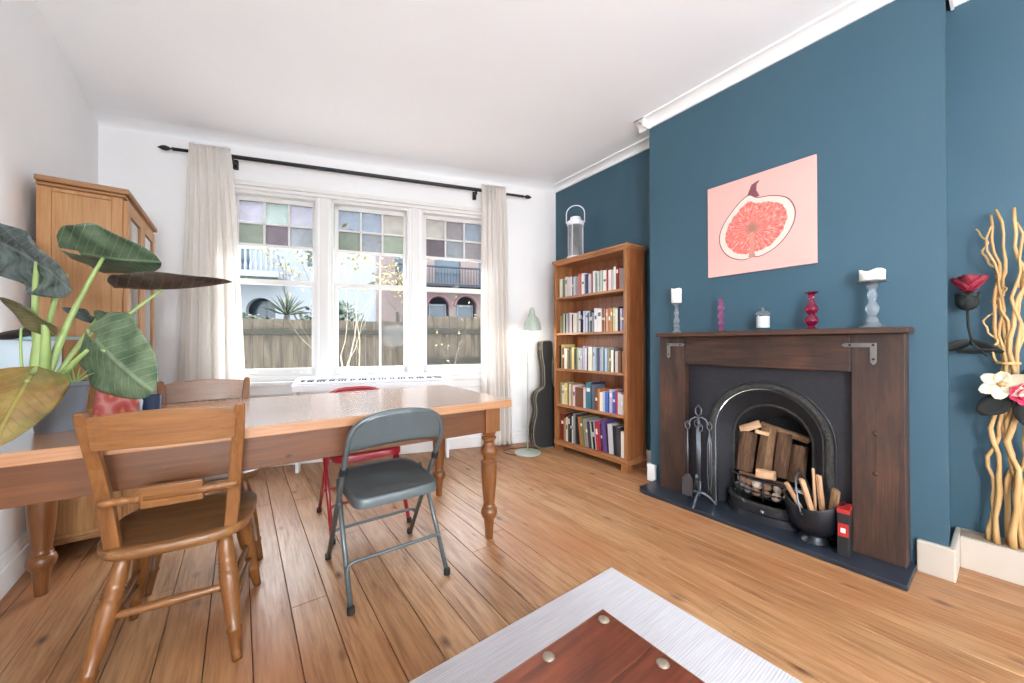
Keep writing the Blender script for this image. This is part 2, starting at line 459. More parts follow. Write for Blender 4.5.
# ------------------------------------------------------------------ camera
cam = bpy.data.cameras.new('camera'); camo = bpy.data.objects.new('camera', cam); COL.objects.link(camo)
yaw, pitch, roll = R(36.5), R(.274), R(-.16)
fw = Vector((math.sin(yaw) * math.cos(pitch), math.cos(yaw) * math.cos(pitch), math.sin(pitch)))
r0 = Vector((math.cos(yaw), -math.sin(yaw), 0)); u0 = r0.cross(fw)
rr = r0 * math.cos(roll) + u0 * math.sin(roll); uu = -r0 * math.sin(roll) + u0 * math.cos(roll)
Mx = Matrix.Identity(4)
for i in range(3):
    Mx[i][0] = rr[i]; Mx[i][1] = uu[i]; Mx[i][2] = -fw[i]
Mx.translation = Vector((0, 0, 1.10))
camo.matrix_world = Mx
cam.sensor_width = 36; cam.lens = 36 * 368.16 / 1024; cam.clip_start = .05; cam.clip_end = 200
SC.camera = camo

# ------------------------------------------------------------------ room shell
ZC = 2.89
KW = math.atan2(-.302, .953)                       # the window wall runs at an angle to the fireplace wall
P0 = Vector((2.442, 3.26, 0))
MW = Matrix.Translation(P0) @ Matrix.Rotation(KW, 4, 'Z')   # local x = along wall, y = outward, z up
SL = -3.53                                          # where it meets the left wall
YB = -3.6                                           # back wall

m = MB()
w = .1355
k = -9
while .308 + k * w < 3.1:
    x0 = .308 + k * w
    y = YB - random.random() * 2
    while y < 4.5:
        L_ = 2.4 + random.random() * 1.6
        m.box(x0 + .0014, x0 + w - .0014, max(y, YB) + .001, min(y + L_, 4.5) - .001, -.02, 0)
        y += L_
    k += 1
struct(m.build('floor', M['floor'], bevel=.0012, seg=1))
struct(MB().box(-1.0, 3.2, YB - .1, 4.6, -.12, -.021).build('floor', M['soot']))
struct(MB().box(-1.0, 3.2, YB - .1, 4.6, ZC, ZC + .1).build('ceiling', M['ceiling']))
XL = -.865
def xl(y): return -.850 - .034 * (y - 2.6)
struct(MB().prism([(xl(YB - .1), YB - .1), (xl(4.6), 4.6), (-1.1, 4.6), (-1.1, YB - .1)], 2, 0, ZC).build('wall_left', M['wall']))
# back wall, behind the camera, with wide glazed doors that let daylight in
bw = MB()
bw.box(-1, 3.2, YB - .15, YB, 2.35, ZC); bw.box(-1, -.6, YB - .15, YB, 0, 2.35); bw.box(1.2, 3.2, YB - .15, YB, 0, 2.35)
struct(bw.build('wall_back', M['wall']))
d1 = struct(MB().box(-.6, -.52, YB - .1, YB - .04, 0, 2.35).box(1.12, 1.2, YB - .1, YB - .04, 0, 2.35).box(-.6, 1.2, YB - .1, YB - .04, 2.27, 2.35)
            .box(.26, .34, YB - .1, YB - .04, 0, 2.27).box(-.52, 1.12, YB - .1, YB - .04, 0, .12).build('door_1', M['frame']))
MB().box(-.52, .26, YB - .075, YB - .069, .12, 2.27).box(.34, 1.12, YB - .075, YB - .069, .12, 2.27).build('pane', M['glass'], d1)

# window wall with three openings
WIN = [(-2.655, -1.945, ('lgl', 'opw')), (-1.835, -1.115, ('bbc', 'owe')), (-1.0, -.28, ('ckb', 'pwk'))]
Z0, Z1 = .76, 2.47
ww = MB()
ww.box(SL - .05, WIN[0][0], 0, .22, 0, ZC, MW)
ww.box(WIN[2][1], .75, 0, .22, 0, ZC, MW)
ww.box(WIN[0][0], WIN[2][1], 0, .22, Z1, ZC, MW)
ww.box(WIN[0][0], WIN[2][1], 0, .22, 0, Z0, MW)
ww.box(WIN[0][1], WIN[1][0], .0, .22, Z0, Z1, MW)
ww.box(WIN[1][1], WIN[2][0], .0, .22, Z0, Z1, MW)
struct(ww.build('wall_window', M['wall']))
# broad flat casing round the three lights and head moulding
tr = MB()
tr.box(-2.72, -2.655, -.018, 0, Z0, 2.5, MW); tr.box(-.28, -.215, -.018, 0, Z0, 2.5, MW)
tr.box(-2.72, -.215, -.018, 0, Z1, 2.5, MW)
tr.box(-2.76, -.18, -.035, 0, 2.5, 2.53, MW)
tr.box(-2.74, -.2, -.026, 0, 2.53, 2.545, MW)
for a, b in ((-1.925, -1.855), (-1.095, -1.02)): tr.box(a, b, -.012, 0, Z0, Z1, MW)
struct(tr.build('trim_1', M['frame'], bevel=.004))
sill = MB().box(-2.76, -.18, -.06, .02, Z0 - .035, Z0, MW).box(-2.72, -.22, -.03, 0, Z0 - .12, Z0 - .035, MW)
sill.box(-2.70, -.24, -.012, 0, .30, .33, MW).box(-2.70, -.24, -.012, 0, .55, .57, MW)
struct(sill.build('trim_2', M['frame'], bevel=.005))
for n_, (a, b, st) in enumerate(WIN):
    zt, zm, zl = 2.435, 1.665, 2.005
    f = MB()
    # box frame lining
    f.box(a, a + .022, .015, .2, Z0, Z1, MW).box(b - .022, b, .015, .2, Z0, Z1, MW)
    f.box(a, b, .015, .2, zt + .01, Z1, MW).box(a, b, .015, .2, Z0, Z0 + .045, MW)
    wn = struct(f.build('window_%d' % (n_ + 1), M['frame'], bevel=.003))
    ia, ib = a + .022, b - .022
    up = MB()       # upper sash (outer)
    s_ = .036
    up.box(ia, ia + s_, .085, .12, zm - .02, zt + .01, MW).box(ib - s_, ib, .085, .12, zm - .02, zt + .01, MW)
    up.box(ia, ib, .085, .12, zt - .03, zt + .01, MW).box(ia, ib, .085, .12, zm - .02, zm + .02, MW)
    up.box(ia + s_, ib - s_, .088, .118, zl - .013, zl + .013, MW)
    zc = (zl + zt - .03) / 2
    up.box(ia + s_, ib - s_, .09, .115, zc - .009, zc + .009, MW)
    gx = [lerp(ia + s_, ib - s_, t) for t in (0, 1 / 3, 2 / 3, 1)]
    for g in gx[1:3]: up.box(g - .009, g + .009, .09, .115, zl, zt - .02, MW)
    if n_ == 1:
        up.box(gx[0] * .37 + gx[3] * .63 - .008, gx[0] * .37 + gx[3] * .63 + .008, .09, .115, zm, zl, MW)
    us = up.build('upper_sash', M['frame'], wn, bevel=.002, seg=1)
    lo = MB()       # lower sash (inner)
    lo.box(ia, ia + s_, .04, .078, Z0 + .045, zm + .022, MW).box(ib - s_, ib, .04, .078, Z0 + .045, zm + .022, MW)
    lo.box(ia, ib, .04, .078, Z0 + .045, .875, MW).box(ia, ib, .038, .08, zm - .02, zm + .022, MW)
    if n_ == 1: lo.box(gx[0] * .37 + gx[3] * .63 - .012, gx[0] * .37 + gx[3] * .63 + .012, .045, .072, .87, zm, MW)
    ls = lo.build('lower_sash', M['frame'], wn, bevel=.002, seg=1)
    MB().box(ia + s_ * .9, ib - s_ * .9, .1, .104, zm + .015, zl - .01, MW).build('clear_pane', M['glass'], us)
    MB().box(ia + s_ * .9, ib - s_ * .9, .056, .06, .87, zm - .015, MW).build('clear_pane', M['glass'], ls)
    for row, (za, zb) in enumerate(((zc + .009, zt - .03), (zl + .013, zc - .009))):
        for c in range(3):
            MB().box(gx[c] + (.008 if c else 0), gx[c + 1] - (.008 if c < 2 else 0), .1, .104, za, zb, MW).build('coloured_pane', M['st_' + st[row][c]], us)
    sc_ = (ia + ib) / 2
    MB().box(sc_ - .03, sc_ + .03, .03, .05, zm + .022, zm + .034, MW).box(sc_ - .008, sc_ + .03, .026, .045, zm + .034, zm + .046, MW).build('sash_catch', M['strap'], wn, bevel=.002)
    for t in (.25, .75):
        s0 = lerp(ia, ib, t)
        MB().box(s0 - .035, s0 + .035, .02, .04, .83, .84, MW).build('sash_lift', M['frame'], wn, bevel=.003)

# fireplace wall: recess walls and the chimney breast
XB, YBL, YBR, XR, XRR = 2.65, 1.715, .172, 2.93, 2.97
struct(MB().box(XR, XR + .2, YBL - .2, 3.35, 0, ZC).build('wall_right', M['blue']))
struct(MB().box(XRR, XRR + .2, YB, YBR + .1, 0, ZC).build('wall_right', M['blue']))
cb_ = MB().box(XB, XRR + .1, 1.37, YBL, 0, ZC).prism([(XB, YBR), (XRR + .1, YBR + .022), (XRR + .1, .48), (XB, .48)], 2, 0, ZC).box(XB, XRR + .1, .48, 1.37, .96, ZC)
struct(cb_.build('wall_chimney_breast', M['blue']))

# skirtings
def skirt(name, x0, x1, y0, y1, h=.15, T=None, mat='trim'):
    return struct(MB().box(x0, x1, y0, y1, 0, h, T).build(name, M[mat], bevel=.006))
sk = MB()
for t_, z0_, z1_ in ((.018, .115, .14), (.026, 0, .115), (.013, .14, .165)): sk.prism([(xl(YB), YB), (xl(4.35), 4.35), (xl(4.35) + t_, 4.35), (xl(YB) + t_, YB)], 2, z0_, z1_)
struct(sk.build('baseboard_left', M['trim'], bevel=.004))
sk = MB().box(SL, .6, -.018, 0, 0, .14, MW).box(SL, .6, -.026, 0, 0, .11, MW)
struct(sk.build('baseboard_window', M['trim'], bevel=.004))
skirt('baseboard_right', XR - .02, XR, YBL, 3.12)
skirt('baseboard_chimney', XB - .022, XB, 1.662, YBL + .022, .135)
skirt('baseboard_chimney', XB - .0, XB + .25, YBL, YBL + .022, .135)
skirt('baseboard_chimney', XB - .03, XB, YBR - .022, .272, .15, None, 'cream_bounce')
skirt('baseboard_chimney', XB, XRR, YBR - .022, YBR, .15, None, 'cream_bounce')
struct(MB().box(2.835, XRR, YB, YBR - .022, 0, .147).build('baseboard_recess', M['cream_bounce'], bevel=.003))
struct(MB().box(2.850, XRR, YB, YBR - .022, .147, .150).build('trim_8', M['ledge_top']))

# cornices
def cornice_prof(d, h, n=7):
    """cove profile: (out, z) closed polygon, out = distance from wall"""
    pts = [(0, ZC), (0, ZC - h), (.012, ZC - h), (.012, ZC - h + .012)]
    for i in range(n + 1):
        t = i / n * PI / 2
        pts.append((.012 + (d - .024) * (1 - math.cos(t)), ZC - h + .012 + (h - .024) * math.sin(t)))
    pts += [(d, ZC - .012), (d, ZC)]
    return pts
def cornice_run(name, a, b, nrm, d=.085, h=.07, mat='trim', plainp=False):
    a, b, nv = Vector(a + (0,)), Vector(b + (0,)), Vector(nrm + (0,)).normalized()
    pr = cornice_prof(d, h)
    if plainp: pr = [(0, ZC + .01), (0, ZC - h)] + [(d * (1 - math.cos(i / 12 * PI / 2)), ZC - h + (h + .004) * math.sin(i / 12 * PI / 2)) for i in range(1, 13)]
    n = len(pr); mb = MB()
    vs = [p + nv * q + Vector((0, 0, z)) for p in (a, b) for q, z in pr]
    fs = [tuple(range(n)), tuple(reversed(range(n, 2 * n)))] + [(i, (i + 1) % n, (i + 1) % n + n, i + n) for i in range(n)]
    mb.add(vs, fs)
    return struct(mb.build(name, M[mat], smooth=plainp, auto=30 if plainp else None))
cornice_run('trim_3', (XR, YBL), (XR, 3.1), (-1, 0), .085, .06)
cornice_run('trim_4', (XB, YBR - .085), (XB, YBL + .085), (-1, 0), .085, .07)
cornice_run('trim_5', (XB - .085, YBL), (XR, YBL), (0, 1), .085, .07)
cornice_run('trim_9', (XB - .085, YBR), (XRR, YBR), (0, -1), .085, .07)
cornice_run('trim_6', (XRR, YB), (XRR, YBR), (-1, 0), .085, .06)
a_ = MW @ Vector((SL, 0, 0)); b_ = MW @ Vector((.52, 0, 0)); nn = (MW.to_3x3() @ Vector((0, -1, 0)))
cornice_run('trim_7', (a_.x, a_.y), (b_.x, b_.y), (nn.x, nn.y), .2, .05, 'ceiling', True)

# ------------------------------------------------------------------ curtain pole and curtains
def wall_pt(s, o, z): return MW @ Vector((s, o, z))
zr = 2.70
pole = thing('curtain_pole', 'long black curtain pole with spear finials above the windows', 'curtain pole', wall_pt(0, -.1, 0), KW)
MB().tube([(-2.98, 0, zr), (.06, 0, zr)], .013, 12).build('rod', M['blackmetal'], pole, smooth=True, auto=50)
MB().tube([(-2.60, 0, zr + .004), (-.40, 0, zr + .004)], .017, 12).build('outer_tube', M['blackmetal'], pole, smooth=True, auto=50)
for sx, s0 in ((-1, -2.98), (1, .06)):
    pr = [(.006, 0), (.015, .006), (.015, .014), (.008, .018), (.008, .03), (.014, .038), (.021, .06), (.017, .085), (.006, .105), (.001, .115)]
    MB().lathe(pr, 14, Tm((s0, 0, zr), (0, sx * PI / 2, 0))).build('finial', M['blackmetal'], pole, smooth=True)
for s0 in (-2.585, -.45):
    MB().box(s0 - .014, s0 + .014, -.0, .085, zr - .04, zr - .028).box(s0 - .01, s0 + .01, -.012, .012, zr - .04, zr - .008).box(s0 - .018, s0 + .018, .07, .098, zr - .07, zr + .01).build('bracket', M['blackmetal'], pole, bevel=.002)

def curtain(name, label, top0, top1, bot0, bot1, zb, waves, seed, group='cream curtains'):
    t = thing(name, label, 'curtain', wall_pt((bot0 + bot1) / 2, -.1, 0), KW, group)
    c0 = (bot0 + bot1) / 2
    nx, nz = 150, 60
    rnd = random.Random(seed); ph = [rnd.random() * 6 for _ in range(6)]
    mb = MB(); vs = []; fs = []
    for j in range(nz + 1):
        q = j / nz; z = lerp(zr + .055, zb, q)
        e = q ** .7
        for i in range(nx + 1):
            p = i / nx
            s = lerp(lerp(top0, bot0, e), lerp(top1, bot1, e), p)
            am = lerp(.014, .032, min(1, q * 2.2))
            o = am * math.sin(2 * PI * waves * p + ph[0] + .5 * math.sin(3 * q + ph[1])) + .45 * am * math.sin(2 * PI * waves * 2.3 * p + ph[2] + q * 1.5)
            if q < .07: o += .006 * math.sin(2 * PI * waves * 5 * p + ph[3])
            if z > zr - .12: o = o * .9 + .010 * math.sin(2 * PI * waves * 2.5 * p + ph[5])
            s += .010 * math.sin(2 * PI * waves * p + ph[4] + q * 2) * min(1, q * 3)
            # wraps in front of the pole
            vs.append((s - c0, o - .036 + .02 * min(1, max(0, (zr - z) / .5)), z))
    for j in range(nz):
        for i in range(nx):
            a = j * (nx + 1) + i; fs.append((a, a + 1, a + nx + 2, a + nx + 1))
    mb.add(vs, fs)
    o = mb.build('drape', M['curtain'], t, smooth=True)
    so = o.modifiers.new('thick', 'SOLIDIFY'); so.thickness = .0025
    hm = MB(); pts = []
    for i in range(60):
        p = i / 59; s = lerp(top0, top1, p); pts.append((s - c0, -.036 + .005 * math.sin(2 * PI * waves * p * 3), zr + .052))
    hm.tube(pts, .005, 6).build('heading', M['curtain'], t, smooth=True)
    return t
curtain('curtain', 'cream linen curtain hanging left of the windows, beside the pine cabinet', -2.875, -2.59, -2.965, -2.455, .03, 5, 3)
curtain('curtain', 'narrow cream linen curtain hanging right of the windows, beside the floor lamp', -.40, -.135, -.385, -.055, .03, 5, 11)

# ------------------------------------------------------------------ dining table
TF = R(-2.2)
TZ = .785
tab = thing('dining_table', 'long farmhouse pine dining table with turned legs', 'table', (1.229, 1.662, 0), TF)
TL_, TD = 2.04, .91
top = MB().box(-TL_, 0, 0, TD, TZ - .042, TZ)
top.build('tabletop', M['ttop'], tab, bevel=.004)
i_ = .05
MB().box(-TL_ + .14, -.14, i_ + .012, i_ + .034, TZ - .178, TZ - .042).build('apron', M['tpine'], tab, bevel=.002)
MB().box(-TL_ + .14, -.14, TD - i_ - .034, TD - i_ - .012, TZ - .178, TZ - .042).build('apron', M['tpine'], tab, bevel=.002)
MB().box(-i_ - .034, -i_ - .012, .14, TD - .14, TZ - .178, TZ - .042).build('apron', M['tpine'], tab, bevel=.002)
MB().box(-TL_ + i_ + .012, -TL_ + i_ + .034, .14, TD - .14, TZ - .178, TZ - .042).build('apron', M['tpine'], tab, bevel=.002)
legp = [(.0, 0), (.022, 0), (.024, .005), (.026, .05), (.032, .10), (.034, .112), (.046, .125), (.052, .148), (.047, .168), (.036, .178), (.040, .184), (.036, .19),
        (.034, .2), (.041, .26), (.047, .33), (.05, .40), (.048, .425), (.052, .430), (.052, .436), (.040, .442), (.033, .452), (.040, .462), (.052, .482), (.054, .497), (.047, .515),
        (.034, .528), (.031, .54), (.034, .55), (.046, .562), (.046, .57), (.036, .578), (.042, .592), (.046, .600), (.046, .606)]
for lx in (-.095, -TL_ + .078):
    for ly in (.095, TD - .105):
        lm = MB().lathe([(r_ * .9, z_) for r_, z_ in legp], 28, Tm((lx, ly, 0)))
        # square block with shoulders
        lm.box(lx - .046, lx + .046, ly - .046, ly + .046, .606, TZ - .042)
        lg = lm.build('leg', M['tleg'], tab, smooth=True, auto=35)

# ------------------------------------------------------------------ wooden chairs
def wooden_chair(label, loc, rz, group):
    t = thing('wooden_chair', label, 'chair', loc, rz, group)
    # local: front = +y, back = -y, seat centre at origin
    SW, SD, SZ = .212, .215, .447
    # seat outline: rounded, slightly wider at the front
    pts = []
    for i in range(48):
        a = 2 * PI * i / 48; c, s = math.cos(a), math.sin(a)
        e = 3.6
        x = math.copysign(abs(c) ** (2 / e), c) * (SW + .012 * s); y = math.copysign(abs(s) ** (2 / e), s) * SD
        pts.append((x, y))
    mb = MB(); vs = []; fs = []; n = 48
    prof = [(.90, SZ - .040), (.97, SZ - .034), (1.0, SZ - .020), (1.0, SZ - .004), (.975, SZ), (.8, SZ - .003), (.5, SZ - .011), (.2, SZ - .013)]
    for f_, z in prof:
        for x, y in pts: vs.append((x * f_, y * f_, z))
    for k_ in range(len(prof) - 1):
        for i in range(n):
            j = (i + 1) % n; fs.append((k_ * n + i, k_ * n + j, (k_ + 1) * n + j, (k_ + 1) * n + i))
    fs.append(tuple(reversed(range(n)))); fs.append(tuple((len(prof) - 1) * n + i for i in range(n)))
    mb.add(vs, fs).build('seat', M['seatw'], t, smooth=True, auto=60)
    feet = {(-1, -1): (-.205, -.235), (1, -1): (.180, -.235), (-1, 1): (-.205, .215), (1, 1): (.205, .215)}
    topj = {(-1, -1): (-.13, -.13), (1, -1): (.13, -.13), (-1, 1): (-.14, .13), (1, 1): (.14, .13)}
    def onleg(key, z):
        q = (SZ - .03 - z) / (SZ - .03); a, b = topj[key], feet[key]
        return Vector((lerp(a[0], b[0], q), lerp(a[1], b[1], q), z))
    zz = [0, .02, .085, .092, .100, .107, .16, .22, .27, .285, .29, .297, .302, .309, .314, .321, .33, .38, SZ - .03]
    rr_ = [.0145, .016, .020, .024, .024, .020, .0235, .0275, .029, .0265, .0295, .0235, .0295, .0235, .0295, .0235, .0265, .0225, .019]
    for key in feet:
        MB().tube([onleg(key, z) for z in zz], rr_, 14).build('leg', M['beech_v'], t, smooth=True)
    # H stretchers: two side rails each side and a cross rail
    for sx in (-1, 1):
        for z_, dz in ((.215, 0), (.15, 0)):
            a, b = onleg((sx, -1), z_), onleg((sx, 1), z_)
            ps = [a.lerp(b, q) for q in (0, .15, .5, .85, 1)]
            MB().tube(ps, [.007, .009, .0125, .009, .007], 10).build('stretcher', M['beech'], t, smooth=True)
    a, b = onleg((-1, -1), .235), onleg((1, -1), .235)
    MB().tube([a.lerp(b, q) for q in (0, .12, .5, .88, 1)], [.009, .012, .016, .012, .009], 10).build('stretcher', M['beech'], t, smooth=True)
    # back posts: flat boards, splayed outwards and leaning back
    def post(sx):
        B0 = Vector((sx * .152, -.150, SZ - .012)); B1 = Vector((sx * .190, -.262, .900))
        vs = []; fs = []
        for q, wd, dp in ((0, .020, .015), (.3, .020, .015), (.6, .018, .014), (.93, .0165, .0135), (.985, .013, .012), (1, .006, .008)):
            p = B0.lerp(B1, q); p.y += .02 * math.sin(q * PI)
            for dx, dy in ((-wd, -dp), (wd, -dp), (wd, dp), (-wd, dp)): vs.append((p.x + dx, p.y + dy, p.z))
        for k_ in range(5):
            for i in range(4):
                j = (i + 1) % 4; fs.append((k_ * 4 + i, k_ * 4 + j, k_ * 4 + 4 + j, k_ * 4 + 4 + i))
        fs += [(3, 2, 1, 0), (20, 21, 22, 23)]
        MB().add(vs, fs).build('back_post', M['beech_v'], t, bevel=.004)
    post(-1); post(1)
    def curved(name, z0, z1, y0, y1, half0, half1, bow, th, arch=0, n=20, mat='beech'):
        vs = []; fs = []
        for i in range(n + 1):
            q = i / n * 2 - 1
            by = -bow * (1 - q * q)
            for (z, yy, h_) in ((z0, y0, half0), (z1 + arch * (1 - q * q), y1, half1)):
                for d in (-th, th): vs.append((q * h_, yy + by + d, z))
        for i in range(n):
            a = i * 4; b = a + 4
            fs += [(a, b, b + 1, a + 1), (a + 2, a + 3, b + 3, b + 2), (a, a + 2, b + 2, b), (a + 1, b + 1, b + 3, a + 3)]
        fs += [(0, 1, 3, 2), (n * 4, n * 4 + 2, n * 4 + 3, n * 4 + 1)]
        return MB().add(vs, fs).build(name, M[mat], t, bevel=.003, seg=2)
    curved('crest_rail', .778, .880, -.238, -.255, .174, .183, .018, .008, .016)
    # turned mid rail swelling into a flat tablet
    z = .60; y_ = -.185
    pts = []; rad = []
    for i in range(41):
        q = i / 40 * 2 - 1
        if abs(q) < .4: continue
        pts.append((q * .176, y_ - .008 * (1 - q * q), z)); rad.append(.0105 + .005 * abs(math.sin(abs(q) * 16)))
    h = len(pts) // 2
    MB().tube(pts[:h], rad[:h], 10).tube(pts[h:], rad[h:], 10).build('mid_rail', M['beech'], t, smooth=True)
    curved('rail_tablet', z - .036, z + .036, y_ + .004, y_ - .004, .080, .080, .002, .013, 0, 6)
    return t
wooden_chair('honey wooden farmhouse chair on the near side of the table', (-.160, 1.862, 0), R(-6), 'wooden kitchen chairs')
wooden_chair('honey wooden farmhouse chair on the window side, only its back above the table', (-.135, 2.485, 0), R(180 + 4), 'wooden kitchen chairs')

# ------------------------------------------------------------------ folding chairs
def folding_chair(name, label, loc, rz, mat, padmat=None):
    t = thing(name, label, 'chair', loc, rz, 'metal folding chairs')
    # local: front +y; rear feet (of the long back frame's far end) at -y
    hw = .215
    # long frame: front feet up to the back hoop (leans back)
    F = (.235, 0.0); Bk = (-.215, .60)
    def hoop(y0, z0, y1, z1, ztop, ytop, hw_):
        pts = []
        d = Vector((0, ytop - y0, ztop - z0))
        for sx in (-1, 1):
            side = [Vector((sx * hw_, y0, z0)), Vector((sx * hw_, lerp(y0, y1, .5), lerp(z0, z1, .5))), Vector((sx * hw_, y1, z1))]
            pts.append(side)
        L = pts[0]; Rr = list(reversed(pts[1]))
        arc = []
        rise = Vector((0, ytop - y1, ztop - z1))
        for i in range(1, 18):
            a = PI * i / 18
            cx = -math.cos(a)
            e = 2.6
            x = math.copysign(abs(cx) ** (2 / e), cx) * hw_; h = abs(math.sin(a)) ** (2 / e)
            arc.append(Vector((x, y1 + rise.y * h, z1 + rise.z * h)))
        return L + arc + Rr
    loop = hoop(.22, .015, -.185, .66, .80, -.225, hw)
    # bend: leg section nearly straight from the front foot to behind the seat
    MB().tube(loop, .0115, 12).build('back_frame', mat, t, smooth=True)
    # rear legs: hoop from the rear feet up to under the seat front
    lw = hw + .0
    for sx in (-1, 1):
        MB().tube([(sx * lw, -.245, .015), (sx * (lw - .004), -.06, .30), (sx * (lw - .012), .055, .455)], .0105, 10).build('rear_leg', mat, t, smooth=True)
        for y, z in ((-.248, 0), (.229, 0)):
            MB().lathe([(.012, 0), (.0155, .002), (.0155, .026), (.013, .03)], 12, Tm((sx * (lw if y < 0 else hw), y, z))).build('foot_cap', M['rubber'], t, smooth=True, auto=40)
        MB().tube([(sx * (hw - .0), -.108, .527), (sx * hw, -.122, .553)], .0165, 12).build('pivot_sleeve', M['rubber'], t, smooth=True, auto=40)
    # cross bars
    yy, z_ = -.205, .075 + .0
    def bar(y, z, droop):
        pts = [(-lw, y, z)]
        for i in range(7):
            a = i / 6 * PI / 2; pts.append((-lw + .035 * (1 - math.cos(a)) , y, z + droop * math.sin(a)))
        for i in range(7):
            a = (1 - i / 6) * PI / 2; pts.append((lw - .035 * (1 - math.cos(a)), y, z + droop * math.sin(a)))
        pts.append((lw, y, z))
        MB().tube(pts, .0078, 10).build('cross_bar', mat, t, smooth=True)
    bar(-.172, .135, .03); bar(.145, .15, .028)
    # seat pan: rounded, shallow dish, rolled edge
    n = 40; vs = []; fs = []
    prof = [(.93, -.045), (1, -.04), (1.0, -.008), (.985, 0.0), (.96, .003), (.8, -.003), (.45, -.010), (.1, -.012)]
    for f_, dz in prof:
        for i in range(n):
            a = 2 * PI * i / n; c, s = math.cos(a), math.sin(a)
            e = 5 if s > 0 else 8
            x = math.copysign(abs(c) ** (2 / e), c) * (.196 + .004 * s); y = -.012 + math.copysign(abs(s) ** (2 / e), s) * .215
            vs.append((x * f_, -.012 + (y + .012) * f_, .442 + dz + .05 * (y + .17)))
    for k_ in range(len(prof) - 1):
        for i in range(n):
            j = (i + 1) % n; fs.append((k_ * n + i, k_ * n + j, (k_ + 1) * n + j, (k_ + 1) * n + i))
    fs.append(tuple(reversed(range(n)))); fs.append(tuple((len(prof) - 1) * n + i for i in range(n)))
    MB().add(vs, fs).build('seat', mat, t, smooth=True, auto=50)
    if padmat:
        vs = []; fs = []; pr = [(.9, .000), (.92, .016), (.86, .022), (.4, .024)]
        for f_, dz in pr:
            for i in range(n):
                a = 2 * PI * i / n; c, s = math.cos(a), math.sin(a); e = 5
                x = math.copysign(abs(c) ** (2 / e), c) * .196; y = math.copysign(abs(s) ** (2 / e), s) * .195
                vs.append((x * 1.04 * f_, -.012 + y * 1.12 * f_, .458 + dz + .05 * (y + .158)))
        for k_ in range(len(pr) - 1):
            for i in range(n):
                j = (i + 1) % n; fs.append((k_ * n + i, k_ * n + j, (k_ + 1) * n + j, (k_ + 1) * n + i))
        fs.append(tuple(reversed(range(n)))); fs.append(tuple((len(pr) - 1) * n + i for i in range(n)))
        MB().add(vs, fs).build('seat_pad', padmat, t, smooth=True, auto=50)
    # curved steel back panel inside the hoop
    nx, nz = 24, 12; vs = []; fs = []
    zb = .655
    for j in range(nz + 1):
        q = j / nz
        for i in range(nx + 1):
            p = i / nx * 2 - 1
            # hoop height at this x
            hh = (1 - min(1, abs(p)) ** 2.6) ** (1 / 2.6)
            zt = .66 + .14 * hh
            zlow = zb + .0 - .02 * abs(p) ** 2
            z = lerp(zlow, zt, q); h = max(0, (z - .66) / .14)
            y = -.185 - .04 * h - .018 * (1 - p * p)
            if z < .66: y = -.185 + (.66 - z) * .6 - .018 * (1 - p * p)
            vs.append((p * (hw - .002), y, z))
    for j in range(nz):
        for i in range(nx):
            a = j * (nx + 1) + i; fs.append((a, a + 1, a + nx + 2, a + nx + 1))
    o = MB().add(vs, fs).build('back_panel', mat, t, smooth=True)
    so = o.modifiers.new('thick', 'SOLIDIFY'); so.thickness = .003; so.offset = 0
    return t
folding_chair('folding_chair', 'grey enamelled metal folding chair drawn up to the near side of the table', (.580, 1.848, 0), R(0), M['enamel'])
folding_chair('folding_chair', 'red metal folding chair with a pale seat, on the far side of the table', (.630, 2.44, 0), R(180 - 1), M['enamel_red'], M['pad'])

# ------------------------------------------------------------------ electric piano by the window
kb = thing('electric_piano', 'white electric piano on white stand under the window', 'piano', wall_pt(-1.42, -.25, 0), KW)
bx = MB().box(-.66, .66, -.14, .13, .70, .755).prism([(-.14, .755), (.13, .755), (.13, .80), (.06, .80)], 0, -.66, -.625).prism([(-.14, .755), (.13, .755), (.13, .80), (.06, .80)], 0, .625, .66).box(-.66, .66, .035, .13, .755, .80)
bx.build('body', M['white_plastic'], kb, bevel=.004)
wk = MB()
for i in range(52): wk.box(-.622 + i * .02392, -.622 + i * .02392 + .0229, -.125, .03, .757, .772)
wk.build('white_keys', M['white_plastic'], kb, bevel=.001, seg=1)
bk = MB(); i = 0
for i in range(51):
    if i % 7 in (0, 2, 3, 5, 6):
        x = -.622 + (i + 1) * .02392; bk.box(x - .006, x + .006, -.06, .03, .772, .784)
bk.build('black_keys', M['black_key'], kb, bevel=.001, seg=1)
for sx in (-1, 1):
    MB().prism([(-.04, 0), (.02, 0), (.12, .12), (.12, .70), (-.10, .70), (-.10, .62), (-.04, .5)], 0, sx * .64 - .012, sx * .64 + .012).build('stand_leg', M['white_plastic'], kb, bevel=.002)
MB().box(-.63, .63, .09, .11, .55, .66).build('stand_rail', M['white_plastic'], kb, bevel=.002)

# ------------------------------------------------------------------ pine display cabinet
cx0, cx1, cy0, cy1, ch = -.822, -.517, 2.90, 3.70, 1.905
cab = thing('display_cabinet', 'tall pine display cabinet with two glazed doors against the left wall', 'cabinet', (cx0, cy0, 0))
W_, D_ = cy1 - cy0, cx1 - cx0
def side(y0, y1):
    mb = MB().box(0, .05, y0, y1, .09, ch).box(D_ - .045, D_, y0, y1, .09, ch).box(.05, D_ - .045, y0, y1, ch - .022, ch).box(.05, D_ - .045, y0, y1, .09, .12)
    mb.build('side_frame', M['pine'], cab, bevel=.003)
    ym = (y0 + y1) / 2
    MB().box(.045, D_ - .04, ym - .005, ym + .005, .11, ch - .015).build('side_panel', M['pine'], cab)
side(0, .026); side(W_ - .026, W_)
MB().box(0, .012, .026, W_ - .026, .09, ch).build('back_panel', M['pine'], cab)
MB().box(.01, D_ - .02, .026, W_ - .026, .09, .11).build('bottom_panel', M['pine_h'], cab)
